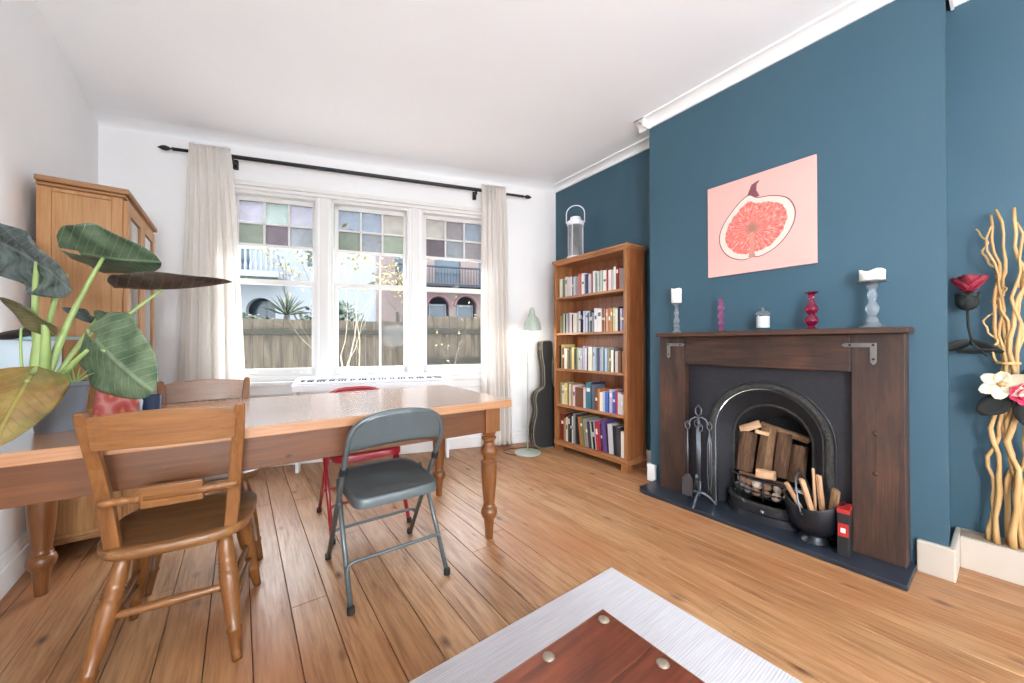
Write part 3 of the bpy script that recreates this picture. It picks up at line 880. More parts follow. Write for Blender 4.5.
for z in (.5, .86, 1.22, 1.56): MB().box(.014, D_ - .03, .027, W_ - .027, z, z + .016).build('shelf', M['pine_h'], cab)
cor = MB().box(-.0, D_ + .012, -.014, W_ + .014, ch, ch + .016).box(-.0, D_ + .03, -.032, W_ + .032, ch + .016, ch + .045)
cor.build('cornice', M['pine_h'], cab, bevel=.006)
MB().box(-.0, D_ + .012, -.01, W_ + .01, .075, .1).build('plinth_moulding', M['pine_h'], cab, bevel=.004)
for fx in (.01, D_ - .055):
    for fy in (.0, W_ - .045): MB().box(fx, fx + .045, fy, fy + .045, 0, .09).build('foot', M['pine'], cab, bevel=.002)
for d in (0, 1):
    y0 = .004 + d * (W_ / 2); y1 = y0 + W_ / 2 - .008
    dm = MB().box(D_, D_ + .02, y0, y0 + .06, .11, ch - .01).box(D_, D_ + .02, y1 - .06, y1, .11, ch - .01)
    dm.box(D_, D_ + .02, y0 + .06, y1 - .06, ch - .08, ch - .01).box(D_, D_ + .02, y0 + .06, y1 - .06, .11, .2).box(D_, D_ + .02, y0 + .06, y1 - .06, .70, .76)
    dd = dm.build('door', M['pine'], cab, bevel=.003)
    MB().box(D_ + .008, D_ + .012, y0 + .055, y1 - .055, .75, ch - .07).build('glass_pane', M['cabglass'], dd)
    MB().box(D_ + .006, D_ + .013, y0 + .055, y1 - .055, .19, .71).build('door_panel', M['pine'], dd)
    ky = y1 - .03 if d == 0 else y0 + .03
    MB().lathe([(.006, 0), (.006, .012), (.013, .018), (.012, .028), (.004, .032)], 12, Tm((D_ + .02, ky, 1.0), (0, PI / 2, 0))).build('knob', M['strap'], dd, smooth=True)

# ------------------------------------------------------------------ bookcase
bx0, bx1, by0, by1 = 2.628, 2.895, 1.918, 2.812
BKH = 1.945
bc = thing('bookcase', 'tall open hardwood bookcase with five shelves in the left recess', 'bookcase', (bx0, by0, 0))
BW, BD = by1 - by0, bx1 - bx0
for y0, mt in ((0, 'case_side'), (BW - .03, 'case')):
    MB().box(.02, BD - .03, y0 + .006, y0 + .024, .10, BKH - .03).build('side_panel', M[mt], bc)
    MB().box(-.004, .034, y0 - .0, y0 + .034 if y0 == 0 else y0 + .03, 0 + .07, BKH - .03).build('front_stile', M['case'], bc, bevel=.002)
    MB().box(BD - .05, BD, y0, y0 + .03, .07, BKH - .03).build('rear_stile', M['case'], bc, bevel=.002)
    MB().box(0.0, BD, y0, y0 + .03, .07, .115).build('side_rail', M['case'], bc, bevel=.002)
MB().box(BD - .02, BD - .008, .03, BW - .03, .1, BKH - .03).build('back_panel', M['case_side'], bc)
MB().box(-.016, BD + .012, -.02, BW + .02, BKH - .022, BKH).box(-.006, BD + .004, -.008, BW + .008, BKH - .036, BKH - .022).build('top_board', M['case_h'], bc, bevel=.004)
MB().box(-.002, .03, .03, BW - .03, BKH - .05, BKH - .036).build('top_rail', M['case_h'], bc, bevel=.002)
SHZ = [1.567, 1.203, .84, .475, .105]
for z in SHZ[:4]: MB().box(.004, BD - .02, .03, BW - .03, z - .022, z).build('shelf', M['case_h'], bc, bevel=.002)
MB().box(-.006, BD - .02, -.006, BW + .006, SHZ[4] - .045, SHZ[4]).build('base_board', M['case_h'], bc, bevel=.003)
for fx in (0, BD - .06):
    for fy in (0, BW - .07): MB().box(fx, fx + .06, fy, fy + .07, 0, .062).build('foot', M['case'], bc, bevel=.002)

BC = dict(cream=(226, 220, 200), ivory=(238, 232, 222), white=(234, 234, 236), pinkish=(226, 206, 208), pale_pink=(232, 212, 214), grey=(150, 152, 156), silver=(190, 192, 196),
          green=(104, 116, 92), pale_green=(190, 204, 190), salmon=(206, 118, 98), red=(176, 44, 36), dark_red=(122, 34, 28), navy=(52, 56, 84), slate=(96, 104, 120),
          black=(34, 32, 36), brown=(112, 70, 48), tan=(176, 134, 92), orange=(196, 112, 50), yellow=(222, 204, 132), lilac=(196, 190, 218), blue=(66, 98, 168), pale_blue=(176, 196, 216),
          teal=(60, 118, 136), purple=(96, 66, 128), magenta=(176, 48, 96), olive=(122, 118, 78), khaki=(160, 150, 116), charcoal=(62, 60, 64), peach=(226, 180, 140))
BM = {k_: plain('book_cover_' + k_, srgb(*c), .55, vary=.05, scale=20) for k_, c in BC.items()}
def bookrow(spec, shelf, where, yL=2.772, yR=1.956):
    """spec: list of (colour, spine thickness, height, lean degrees)"""
    tot = sum(s[1] for s in spec); f = (yL - yR) / tot
    y = yL; n = len(spec)
    for i, (c, th, hh, ln) in enumerate(spec):
        th2 = th * f
        y -= th2
        a, b = i + 1, n - i
        pos = ('%s from its left end' % ordn(a)) if a <= b else ('%s from its right end' % ordn(b))
        kind = 'slim' if th < 9 else ('thick' if th > 18 else '')
        lab = ' '.join(x for x in (kind, c.replace('_', ' '), 'book', 'leaning' if abs(ln) > 4 else '', 'on the %s shelf,' % where, pos) if x)
        dep = .15 if hh < .24 else .185
        x0 = bx0 + .035 + random.random() * .012
        t = thing('book', lab, 'book', (x0, y, SHZ[shelf]), 0, 'books on the %s shelf' % where)
        tt = max(.004, th2 - .0012); bw_ = .0018
        # ln degrees: the top tips towards the left (+y)
        Tl = Matrix.Identity(4)
        if ln:
            Tl = Matrix.Rotation(-R(ln), 4, 'X')
            Tl = Matrix.Translation((0, .0 if ln > 0 else tt, 0)) @ Tl @ Matrix.Translation((0, 0 if ln > 0 else -tt, 0))
            Tl = Matrix.Translation((0, 0, (tt * math.sin(R(ln)) if ln > 0 else 0) * 1.0)) @ Tl
        cv = MB().box(0, dep, 0, bw_, 0, hh, Tl).box(0, dep, tt - bw_, tt, 0, hh, Tl).box(0, bw_, 0, tt, 0, hh, Tl)
        cv.build('cover', BM[c], t)
        MB().box(bw_, dep - .004, bw_, tt - bw_, .003, hh - .003, Tl).build('pages', M['paper'], t)
        if th2 > .013 and random.random() < .3:
            lz = random.uniform(.45, .7); MB().box(-.0006, .0, tt * .18, tt * .82, hh * lz, hh * (lz + random.uniform(.08, .2)), Tl).build('spine_label', BM['ivory' if c not in ('white', 'ivory', 'cream', 'pale_pink') else 'slate'], t)
def ordn(k_):
    return ['', 'first', 'second', 'third', 'fourth', 'fifth', 'sixth', 'seventh', 'eighth', 'ninth', 'tenth', 'eleventh', 'twelfth', 'thirteenth', 'fourteenth', 'fifteenth', 'sixteenth', 'seventeenth', 'eighteenth'][k_]
def parse(txt, h0, h1):
    out = []
    toks = txt.split(); n = len(toks)
    for i, tk in enumerate(toks):
        p = tk.split(':'); c = p[0]; th = float(p[1]); dh = float(p[2]) if len(p) > 2 else 0; ln = float(p[3]) if len(p) > 3 else 0
        out.append((c, th, lerp(h0, h1, i / n) + dh + random.uniform(-.012, .012) + .010, ln))
    return out
bookrow(parse('cream:22 green:20 cream:16 pinkish:14 pale_pink:12 white:12:.01 black:7:.01 silver:16 grey:16:-.01 salmon:18:.01 red:9:.005 white:20:.015 slate:10 navy:14:.01 lilac:7 pinkish:12 '
              'brown:10 ivory:18:.01 grey:12 pale_green:16:.01 cream:8 pale_green:10:.01 ivory:22:.015 red:14:.005 pale_pink:18:.01 pale_green:12 ivory:14:.01 dark_red:16:.015 salmon:8 grey:18 pale_blue:14', .188, .175), 0, 'top')
bookrow(parse('khaki:14:-.01 olive:12:.01 pale_green:12:.01 black:8 ivory:8:.01 grey:12 pale_pink:18:.01 black:12:-.01 cream:26:-.01 silver:14:.0 white:10:.015 black:9:.01 dark_red:8 lilac:14:.01 white:12:.01 teal:8 silver:10 '
              'charcoal:12:.02 grey:12 white:18:.02 ivory:26:.02 brown:12:.02 salmon:8:.01 charcoal:7:.01 peach:10:.015 orange:14:.02 khaki:12:.01 yellow:12:.01 ivory:16:.015 black:9:.02 lilac:14:.01 slate:10:.01 pinkish:12', .185, .185), 1, 'second')
bookrow(parse('black:8:.02 yellow:8:.02 brown:16 ivory:18:-.01 khaki:10:-.02 purple:8 olive:14 yellow:18:.01 charcoal:7 green:14 pale_green:10 cream:8:-.01 silver:14 lilac:12:.01 white:12:.01 charcoal:10 cream:26:.015 white:12:.01 '
              'pale_blue:10 slate:12:.01 navy:9:.01 lilac:7 silver:12:.005 teal:8 pale_blue:14 khaki:12 olive:10 ivory:14 black:5 cream:10 pinkish:8 brown:16 tan:10:-.01 dark_red:8 ivory:8', .21, .185), 2, 'middle')
bookrow(parse('khaki:10:.02 cream:12 yellow:18:.02 olive:12:.01 cream:8:.02 tan:10:.01 pale_pink:14:-.005 brown:42:-.01 pinkish:9 teal:26:.05 navy:8:.05 slate:12:.03 brown:14 orange:10 ivory:14:-.01 pale_blue:10:.0 blue:16 lilac:14:.01 '
              'blue:12 magenta:12:.01 pale_green:12:.015 pinkish:12:.0 ivory:12', .195, .175), 3, 'fourth')
bookrow(parse('dark_red:20:.01 tan:14:-.03 cream:10:-.02 charcoal:12:.01 black:10:.02 ivory:6:-.01 grey:12:.02 charcoal:10:.02 black:16:-.01:6 orange:10:.0:7 olive:14:.0:7 khaki:8:.0:7 grey:12:0:7 charcoal:12:-.01:7 pale_green:8:-.01:7 '
              'black:10:-.01:7 pale_blue:6:0:7 red:14:0:6 magenta:8:.01:6 charcoal:10:0:6 purple:18:.01:6 black:6:.0:5 silver:22:.005:4 black:14:0:3 charcoal:16:0:2 ivory:24:-.04', .255, .25), 4, 'bottom')

# lantern on top of the bookcase
lan = thing('lantern', 'white cylindrical glass lantern with loop handle on top of the bookcase', 'lantern', (2.745, 2.62, BKH))
MB().lathe([(.0, 0), (.088, 0), (.09, .01), (.086, .03), (.08, .032), (.0, .032)], 28).build('base', M['white_plastic'], lan, smooth=True, auto=40)
MB().lathe([(.07, .032), (.07, .36), (.068, .36), (.068, .033)], 28, cap=False).build('glass_cylinder', M['lantern_glass'], lan, smooth=True, auto=40)
MB().lathe([(.074, .345), (.086, .35), (.086, .385), (.062, .392), (.056, .398), (.052, .43), (.036, .436), (.0, .437)], 28).build('lid', M['white_plastic'], lan, smooth=True, auto=40)
for k_ in range(4):
    a = k_ * PI / 2 + .35
    MB().tube([(.08 * math.cos(a), .08 * math.sin(a), .02), (.08 * math.cos(a), .08 * math.sin(a), .36)], .004, 8).build('post', M['white_plastic'], lan, smooth=True)
dv = Vector((.62, -.78, 0))
hp = [dv * -.092 + Vector((0, 0, .375)), dv * -.092 + Vector((0, 0, .47))]
for i in range(1, 16):
    a = PI * i / 16; hp.append(dv * (-.092 * math.cos(a)) + Vector((0, 0, .47 + .085 * math.sin(a))))
hp += [dv * .092 + Vector((0, 0, .47)), dv * .092 + Vector((0, 0, .375))]
MB().tube(hp, .005, 8).build('handle', M['white_plastic'], lan, smooth=True)
MB().lathe([(.0, 0), (.03, 0), (.03, .09), (.0, .088)], 16, Tm((0, 0, .034))).build('candle', M['wax'], lan, smooth=True, auto=40)

# ------------------------------------------------------------------ guitar case in the corner
gc = thing('guitar_case', 'black guitar case with pale piping leaning in the corner behind the bookcase', 'guitar case', (2.655, 2.935, 0), R(-12))
def case_outline():
    half = [(0, 0), (.12, .004), (.185, .04), (.205, .12), (.20, .22), (.17, .32), (.155, .39), (.162, .46), (.165, .52), (.14, .58), (.09, .61), (.055, .65), (.048, .80), (.055, .9), (.066, .96), (.066, 1.09), (.05, 1.12), (0, 1.125)]
    pts = []
    def cr(P, sx):
        out = []
        for i in range(len(P) - 1):
            p0 = P[max(i - 1, 0)]; p1 = P[i]; p2 = P[i + 1]; p3 = P[min(i + 2, len(P) - 1)]
            for q in (0, .34, .67):
                f = lambda k_: .5 * (2 * p1[k_] + (p2[k_] - p0[k_]) * q + (2 * p0[k_] - 5 * p1[k_] + 4 * p2[k_] - p3[k_]) * q * q + (-p0[k_] + 3 * p1[k_] - 3 * p2[k_] + p3[k_]) * q ** 3)
                out.append((sx * max(f(0), 0), max(f(1), 0)))
        return out
    L = cr(half, 1); Rr = [(-x, z) for x, z in reversed(L[1:])]
    return L + [(0, 1.125)] + Rr
co = case_outline()
Tg = Matrix.Rotation(R(-4), 4, 'X')
g1 = MB().prism(co, 1, -.055, .055, Tg).build('case_shell', M['casevinyl'], gc, bevel=.012, seg=3)
for yy in (-.056, .056, -.012):
    MB().tube([(x, yy, z) for x, z in co], .0042, 6, closed=True, T=Tg).build('piping', M['casepipe'], gc, smooth=True)
MB().tube([(-.19, -.02, .16), (-.215, -.02, .17), (-.215, -.02, .25), (-.18, -.02, .26)], .008, 8, T=Tg).build('handle', M['casevinyl'], gc, smooth=True)
for z, x in ((.12, .187), (.45, .142), (1.03, .068)):
    MB().box(-x - .006, -x + .004, -.03, .01, z, z + .04, Tg).build('latch', M['strap'], gc, bevel=.002)

# ------------------------------------------------------------------ floor lamp
fl = thing('floor_lamp', 'slim sage green floor lamp, lit, beside the right curtain', 'floor lamp', (2.318, 2.872, 0))
MB().lathe([(0, 0), (.128, 0), (.132, .006), (.13, .013), (.05, .022), (.014, .028), (.0, .03)], 40).build('base', M['lampgreen'], fl, smooth=True, auto=40)
MB().tube([(0, 0, .02), (0, 0, 1.30)], .0075, 12).build('pole', M['lampgreen'], fl, smooth=True)
MB().tube([(0, 0, 1.30), (.004, -.004, 1.36), (.02, -.01, 1.405), (.045, -.02, 1.42)], .007, 10).build('arm', M['lampgreen'], fl, smooth=True)
Th = Tm((.045, -.02, 1.235), (R(4), R(-4), 0))
MB().lathe([(.092, 0), (.09, .02), (.08, .07), (.06, .115), (.035, .14), (.03, .165), (.026, .19), (.020, .21), (.012, .225), (.0, .226)], 32, Th, cap=False).build('lamp_shade', M['lampgreen'], fl, smooth=True)
bulb = MB().sphere((0, 0, .055), .03, 16, 10, T=Th)
bulb.build('bulb', plain('lit_bulb', (1, .9, .75, 1), .5, vary=0, emis=((1, .92, .8, 1), 12)), fl, smooth=True)
ll = bpy.data.lights.new('lamp_light', 'POINT'); ll.energy = 3.5; ll.shadow_soft_size = .03; ll.color = (1, .93, .82)
llo = bpy.data.objects.new('lamp_light', ll); COL.objects.link(llo); llo.parent = fl; llo.location = (.045, -.02, 1.235)
lc = [(.06, .0), (.12, -.01), (.17, .03), (.22, .10), (.25, .16), (.16, .20), (.05, .215), (-.03, .20), (-.10, .16)]
cb = thing('power_cable', 'black power cable curling on the floor behind the floor lamp', 'cable', (2.318, 2.872, 0))
pts = []
ctl = [(.125, .02), (.17, .06), (.12, .14), (.02, .20), (-.08, .22), (-.17, .18), (-.18, .08), (-.132, .0)]
for i in range(len(ctl) - 1):
    for q in (0, .25, .5, .75):
        p0 = ctl[max(i - 1, 0)]; p1 = ctl[i]; p2 = ctl[i + 1]; p3 = ctl[min(i + 2, len(ctl) - 1)]
        f = lambda k_: .5 * (2 * p1[k_] + (p2[k_] - p0[k_]) * q + (2 * p0[k_] - 5 * p1[k_] + 4 * p2[k_] - p3[k_]) * q * q + (-p0[k_] + 3 * p1[k_] - 3 * p2[k_] + p3[k_]) * q ** 3)
        pts.append((f(0), f(1), .004))
MB().tube(pts, .0035, 6).build('cord', M['cable'], cb, smooth=True)

# ------------------------------------------------------------------ fireplace
HZ = .025
he = MB()
hp_ = [(2.362, 1.59), (2.375, 1.63), (2.42, 1.66), (XB, 1.66), (XB, 1.37), (2.95, 1.37), (2.95, .48), (XB, .48), (XB, .272), (2.362, .272)]
he.prism([(x, y) for x, y in hp_], 2, 0, HZ)
o = he.build('hearth', M['slate'], bevel=.004); tag(o, 'dark slate hearth slab on the floor under the fireplace', 'hearth')

fs_ = thing('fireplace_surround', 'dark oak beam fireplace surround against the chimney breast', 'fireplace', (2.54, .93, HZ))
def L(y): return y - .93
MB().box(0, .11, L(1.375), L(1.565), 0, 1.142 - HZ).build('post', M['oak_v'], fs_, bevel=.003)
MB().box(0, .11, L(.295), L(.488), 0, 1.142 - HZ).build('post', M['oak_v'], fs_, bevel=.003)
MB().box(.003, .11, L(.489), L(1.374), .946 - HZ, 1.142 - HZ).build('lintel_beam', M['oak'], fs_, bevel=.006)
MB().box(-.085, .11, L(.276), L(1.546), 1.143 - HZ, 1.172 - HZ).build('mantel_shelf', M['oak'], fs_, bevel=.003)
# forged corner straps (with nail heads)
def strap(yc, sg):
    z = 1.075 - HZ
    mb = MB().prism([(L(yc) , z), (L(yc), z + .022), (L(yc) - sg * .12, z + .022), (L(yc) - sg * .135, z + .012), (L(yc) - sg * .12, z)], 0, -.004, .0)
    mb.prism([(L(yc), z + .022), (L(yc) - sg * .024, z + .022), (L(yc) - sg * .024, z - .075), (L(yc) - sg * .012, z - .09), (L(yc), z - .075)], 0, -.0045, .0)
    st_ = mb.build('corner_strap', M['strap'], fs_, bevel=.001, seg=1)
    for dy, dz in ((.1, .011), (.012, .011), (.012, -.06)):
        MB().lathe([(.006, 0), (.005, .003), (0, .004)], 8, Tm((-.004, L(yc) - sg * dy, z + dz), (0, -PI / 2, 0))).build('nail', M['blackmetal'], st_, smooth=True)
strap(1.505, 1); strap(.392, -1)
for y_, z_ in ((.40, .62), (.40, .42), (1.5, .55)):
    MB().lathe([(.012, 0), (.009, .005), (0, .006)], 10, Tm((0, L(y_), z_), (0, -PI / 2, 0))).build('peg', M['oak'], fs_, smooth=True)

# cast iron insert: plate with an arched opening, rope moulding and splayed reveal
ins = thing('cast_iron_insert', 'black cast iron arched fireplace insert within the oak surround', 'fireplace insert', (2.6, .90, HZ))
PL, PR, PT = 1.374 - .90, .489 - .90, .955 - HZ
AR, AZ = .300, .52 - HZ
def arch_cols(r, zs, y0, y1, ztop, n=28):
    cols = []
    ys = [-r * math.cos(PI * i / n) for i in range(n + 1)]
    for i in range(n):
        a, b = ys[i], ys[i + 1]
        za = zs + math.sqrt(max(0, r * r - a * a)); zb = zs + math.sqrt(max(0, r * r - b * b))
        cols.append((a, b, za, ztop, zb, ztop))
    cols.append((y0, -r, 0, ztop, 0, ztop)); cols.append((r, y1, 0, ztop, 0, ztop))
    return cols
MB().strips(arch_cols(AR, AZ, PR, PL, PT), 0, 0, .02).build('face_plate', M['iron'], ins)
def arch_path(r, zs, x, z0=0.0, n=32):
    return [(x, -r, z0), (x, -r, zs * .5 + z0 * .5)] + [(x, -r * math.cos(PI * i / n), zs + r * math.sin(PI * i / n)) for i in range(n + 1)] + [(x, r, zs * .5), (x, r, z0)]
MB().tube(arch_path(.312, AZ, -.002), .020, 12, flat=1).build('outer_moulding', M['iron_hi'], ins, smooth=True)
MB().tube(arch_path(.338, AZ, .0), .008, 8).build('bead', M['iron'], ins, smooth=True)
MB().tube(arch_path(.284, AZ, .004), .007, 8).build('bead', M['iron'], ins, smooth=True)
# splayed reveal
pa = arch_path(.290, AZ, .004); pb = arch_path(.222, .485 - HZ, .095)
n = len(pa); vs = pa + pb; fs = [(i, i + 1, n + i + 1, n + i) for i in range(n - 1)]
MB().add(vs, fs).build('splayed_reveal', M['iron'], ins, smooth=True)
MB().tube(arch_path(.218, .485 - HZ, .095), .009, 10).build('inner_bead', M['iron_hi'], ins, smooth=True)
pc = arch_path(.215, .485 - HZ, .098); pd = arch_path(.17, .43 - HZ, .30)
vs = pc + pd; fb = MB().add(vs, [(i, i + 1, n + i + 1, n + i) for i in range(n - 1)])
fb.add(pd, [tuple(range(n))])
fb.build('firebox', M['soot'], ins, smooth=False)
# bowed grate front with fret and top bars
def bow(r0, z0, z1, th=.008, x0=.06, ry=.22, name='grate_front', mat='iron'):
    vs = []; fs = []; n = 24
    for i in range(n + 1):
        a = PI * i / n
        for z in (z0, z1):
            for d in (0, th): vs.append((x0 - (r0 - d) * math.sin(a), -(ry - d) * math.cos(a), z))
    for i in range(n):
        a, b = i * 4, i * 4 + 4
        fs += [(a, b, b + 2, a + 2), (a + 1, a + 3, b + 3, b + 1), (a + 2, b + 2, b + 3, a + 3), (a, a + 1, b + 1, b)]
    fs += [(0, 2, 3, 1), (n * 4, n * 4 + 1, n * 4 + 3, n * 4 + 2)]
    return MB().add(vs, fs).build(name, M[mat], ins, smooth=True, auto=40)
bow(.165, 0, .045, .01, .06, .225, 'ash_guard'); bow(.15, .045, .095, .012, .06, .215, 'ash_guard'); bow(.158, .09, .104, .02, .06, .225, 'ash_guard_rim', 'iron_hi')
MB().lathe([(.012, 0), (.012, .008), (.007, .014), (0, .015)], 12, Tm((-.098, -.02, .068), (0, -PI / 2, 0))).build('knob', M['strap'], ins, smooth=True)
for z in (.15, .222):
    MB().tube([(.07 - .10 * math.sin(PI * i / 16), -.205 * math.cos(PI * i / 16), z) for i in range(17)], .006, 8).build('grate_bar', M['iron'], ins, smooth=True)
for k_ in (1, 3, 5):
    a = PI * (k_ + 1) / 8
    MB().tube([(.07 - .10 * math.sin(a), -.205 * math.cos(a), .10), (.07 - .10 * math.sin(a), -.205 * math.cos(a), .225)], .004, 6).build('grate_upright', M['iron'], ins, smooth=True)
MB().box(.03, .28, -.19, .19, .10, .115).build('grate_floor', M['soot'], ins)

# coals under the logs
rnd = random.Random(5); n_c = 0
base_c = None
spots = []
for row in range(2):
    for k_ in range(9):
        a = PI * (k_ + .7) / 9.6
        spots.append((2.675 - (.078 - .02 * row) * math.sin(a) + rnd.uniform(-.006, .006), .90 - (.175 - .01 * row) * math.cos(a), HZ + .142 + row * .04 + rnd.uniform(-.004, .004)))
coal_cols = [plain('coal_pale', srgb(188, 172, 158), .85, vary=.2, bmp=.3), plain('coal_grey', srgb(110, 104, 104), .85, vary=.3, bmp=.3), plain('coal_brown', srgb(128, 96, 74), .85, vary=.3, bmp=.3)]
for i, (x, y, z) in enumerate(spots):
    mb = MB(); r_ = rnd.uniform(.023, .030)
    mb.sphere((0, 0, 0), r_, 7, 5, (1, rnd.uniform(.9, 1.2), rnd.uniform(.75, .95)))
    for q in range(len(mb.v)): mb.v[q] = mb.v[q] * rnd.uniform(.92, 1.06)
    ci = rnd.choice([0, 0, 1, 2])
    o = mb.build('coal', coal_cols[ci]); o.location = (x, y, z); o.rotation_euler = (rnd.random(), rnd.random(), rnd.random())
    side_ = 'left end' if i % 9 < 3 else ('middle' if i % 9 < 6 else 'right end')
    tag(o, '%s lump of fuel at the %s of the %s row in the grate' % (('pale', 'grey', 'brown')[ci], side_, ('lower', 'upper')[i // 9]), 'coal', 'lumps in the fire grate')

def logpiece(name, label, p, q, r, mat, sides=5, seed=0, group=None, cat='log', flat=.8):
    """split log from p to q in world space"""
    rnd = random.Random(seed); p, q = Vector(p), Vector(q); d = q - p; Ln = d.length
    zax = d.normalized(); xa = zax.orthogonal().normalized(); ya = zax.cross(xa)
    rot = Matrix((xa, ya, zax)).transposed().to_4x4()
    prof = []; 
    for k_ in range(sides * 2):
        a = 2 * PI * k_ / (sides * 2) + rnd.uniform(-.12, .12); prof.append((a, r * rnd.uniform(.78, 1.08)))
    vs = []; fs = []; n = len(prof)
    for j in range(5):
        f_ = j / 4
        for a, rr_ in prof:
            w_ = rr_ * rnd.uniform(.93, 1.07)
            vs.append((w_ * math.cos(a), w_ * flat * math.sin(a), Ln * f_ + (rnd.uniform(-.004, .004) if j in (0, 4) else 0)))
    for j in range(4):
        for i in range(n):
            k_ = (i + 1) % n; fs.append((j * n + i, j * n + k_, (j + 1) * n + k_, (j + 1) * n + i))
    fs.append(tuple(reversed(range(n)))); fs.append(tuple(range(4 * n, 5 * n)))
    o = MB().add(vs, fs).build(name, mat)
    o.matrix_world = Matrix.Translation(p) @ rot
    return tag(o, label, cat, group)
G1 = 'split logs stacked in the fireplace'
ZL = HZ + .225
logpiece('log', 'barky split log standing at the left of the fireplace opening', (2.71, 1.065, ZL), (2.76, 1.055, ZL + .25), .066, M['bark'], seed=1, group=G1)
logpiece('log', 'smooth pale split log standing second from left in the fireplace', (2.745, .96, ZL + .0), (2.80, .94, ZL + .29), .056, M['log'], seed=2, group=G1)
logpiece('log', 'ridged bark log standing just right of the smooth pale log', (2.74, .868, ZL), (2.79, .855, ZL + .27), .052, M['bark'], seed=3, group=G1)
logpiece('log', 'short round bark log standing at the right of the fireplace opening', (2.74, .782, ZL - .005), (2.785, .775, ZL + .21), .052, M['bark'], seed=4, group=G1)
logpiece('log', 'thin pale stick lying across the top of the standing logs', (2.80, .99, ZL + .305), (2.82, .735, ZL + .245), .024, M['log'], 4, 5, G1)
logpiece('log', 'pale wedge of wood lying on the top left of the log pile', (2.73, 1.085, ZL + .262), (2.755, .98, ZL + .315), .027, M['kindle'], 4, 6, G1)
logpiece('log', 'small pale stick sloping over the left logs below the wedge', (2.695, .985, ZL + .275), (2.72, .92, ZL + .262), .018, M['kindle'], 4, 7, G1)
logpiece('log', 'stubby pale chunk lying at the foot of the standing logs', (2.655, .965, ZL + .022), (2.66, .865, ZL + .026), .032, M['kindle'], 4, 8, G1)
logpiece('log', 'charred stick lying along the top bar of the grate', (2.645, 1.06, ZL + .0), (2.665, .80, ZL - .012), .011, M['bark'], 4, 9, G1)

# fireside tool set
ts = thing('fireside_tool_stand', 'grey metal fireside tool stand at the left of the hearth', 'fireplace tools', (2.475, 1.245, HZ), R(0))
def tt(pts, r, nm, n=8, mat='toolmetal', par=None): return MB().tube(pts, r, n).build(nm, M[mat], par or ts, smooth=True)
for a in (R(70), R(190), R(310)):
    c, s = math.cos(a), math.sin(a)
    tt([(0, 0, .07), (.03 * c, .03 * s, .068), (.065 * c, .065 * s, .045), (.095 * c, .095 * s, .010), (.115 * c, .115 * s, .006)], [.008, .009, .008, .007, .006], 'foot')
tt([(0, 0, .05), (0, 0, .58)], .006, 'stem')
tt([(0, .0, .58), (0, .018, .60), (0, .02, .63), (0, 0, .655), (0, -.02, .63), (0, -.018, .60), (0, 0, .58)], .0045, 'ring_handle')
for a in (R(35), R(125), R(215), R(305)):
    c, s = math.cos(a), math.sin(a)
    tt([(0, 0, .57), (.02 * c, .02 * s, .575), (.045 * c, .045 * s, .56), (.058 * c, .058 * s, .53), (.066 * c, .066 * s, .525)], .0045, 'hook')
def tool(nm, label, ang, head):
    c, s = math.cos(ang), math.sin(ang); x, y = .066 * c, .066 * s
    t = thing(nm, label, 'fireplace tool', (2.475 + x, 1.245 + y, HZ), 0, 'tools hanging on the fireside stand')
    MB().tube([(0, 0, .16), (0, 0, .49)], .0042, 8).build('shaft', M['toolmetal'], t, smooth=True)
    MB().tube([(0, 0, .49), (0, .014, .505), (0, .016, .53), (0, 0, .547), (0, -.016, .53), (0, -.014, .505), (0, 0, .49)], .0035, 8).build('loop', M['toolmetal'], t, smooth=True)
    head(t)
def shovel(t):
    MB().prism([(-.03, .16), (-.034, .10), (-.03, .045), (.03, .045), (.034, .10), (.03, .16), (.012, .19), (-.012, .19)], 0, -.003, .003).build('blade', M['toolmetal'], t, bevel=.002)
    MB().box(-.012, .0, -.034, -.030, .045, .16).box(-.012, 0, .030, .034, .045, .16).build('blade_lip', M['toolmetal'], t)
def brush(t):
    MB().lathe([(.008, .17), (.013, .15), (.013, .135)], 12).build('ferrule', M['toolmetal'], t, smooth=True)
    MB().lathe([(.012, .138), (.02, .10), (.026, .055), (.0, .055)], 14).build('bristles', M['rubber'], t, smooth=True)
def poker(t):
    MB().tube([(0, 0, .17), (0, 0, .06)], [.0045, .003], 8).tube([(0, 0, .10), (-.012, .012, .09), (-.014, .016, .075)], .003, 6).build('point', M['toolmetal'], t, smooth=True)
def tongs(t):
    for sg in (-1, 1): MB().tube([(0, 0, .47), (0, sg * .012, .40), (0, sg * .014, .2), (0, sg * .006, .10), (-.004, sg * .012, .07)], .0035, 8).build('arm', M['toolmetal'], t, smooth=True)
tool('fire_shovel', 'small metal shovel hanging at the left of the tool stand', R(125), shovel)
tool('hearth_brush', 'hearth brush with dark bristles hanging at the back of the tool stand', R(35), brush)
tool('fire_poker', 'thin metal poker hanging at the front of the tool stand', R(215), poker)
tool('fire_tongs', 'long metal fire tongs hanging at the right of the tool stand', R(305), tongs)

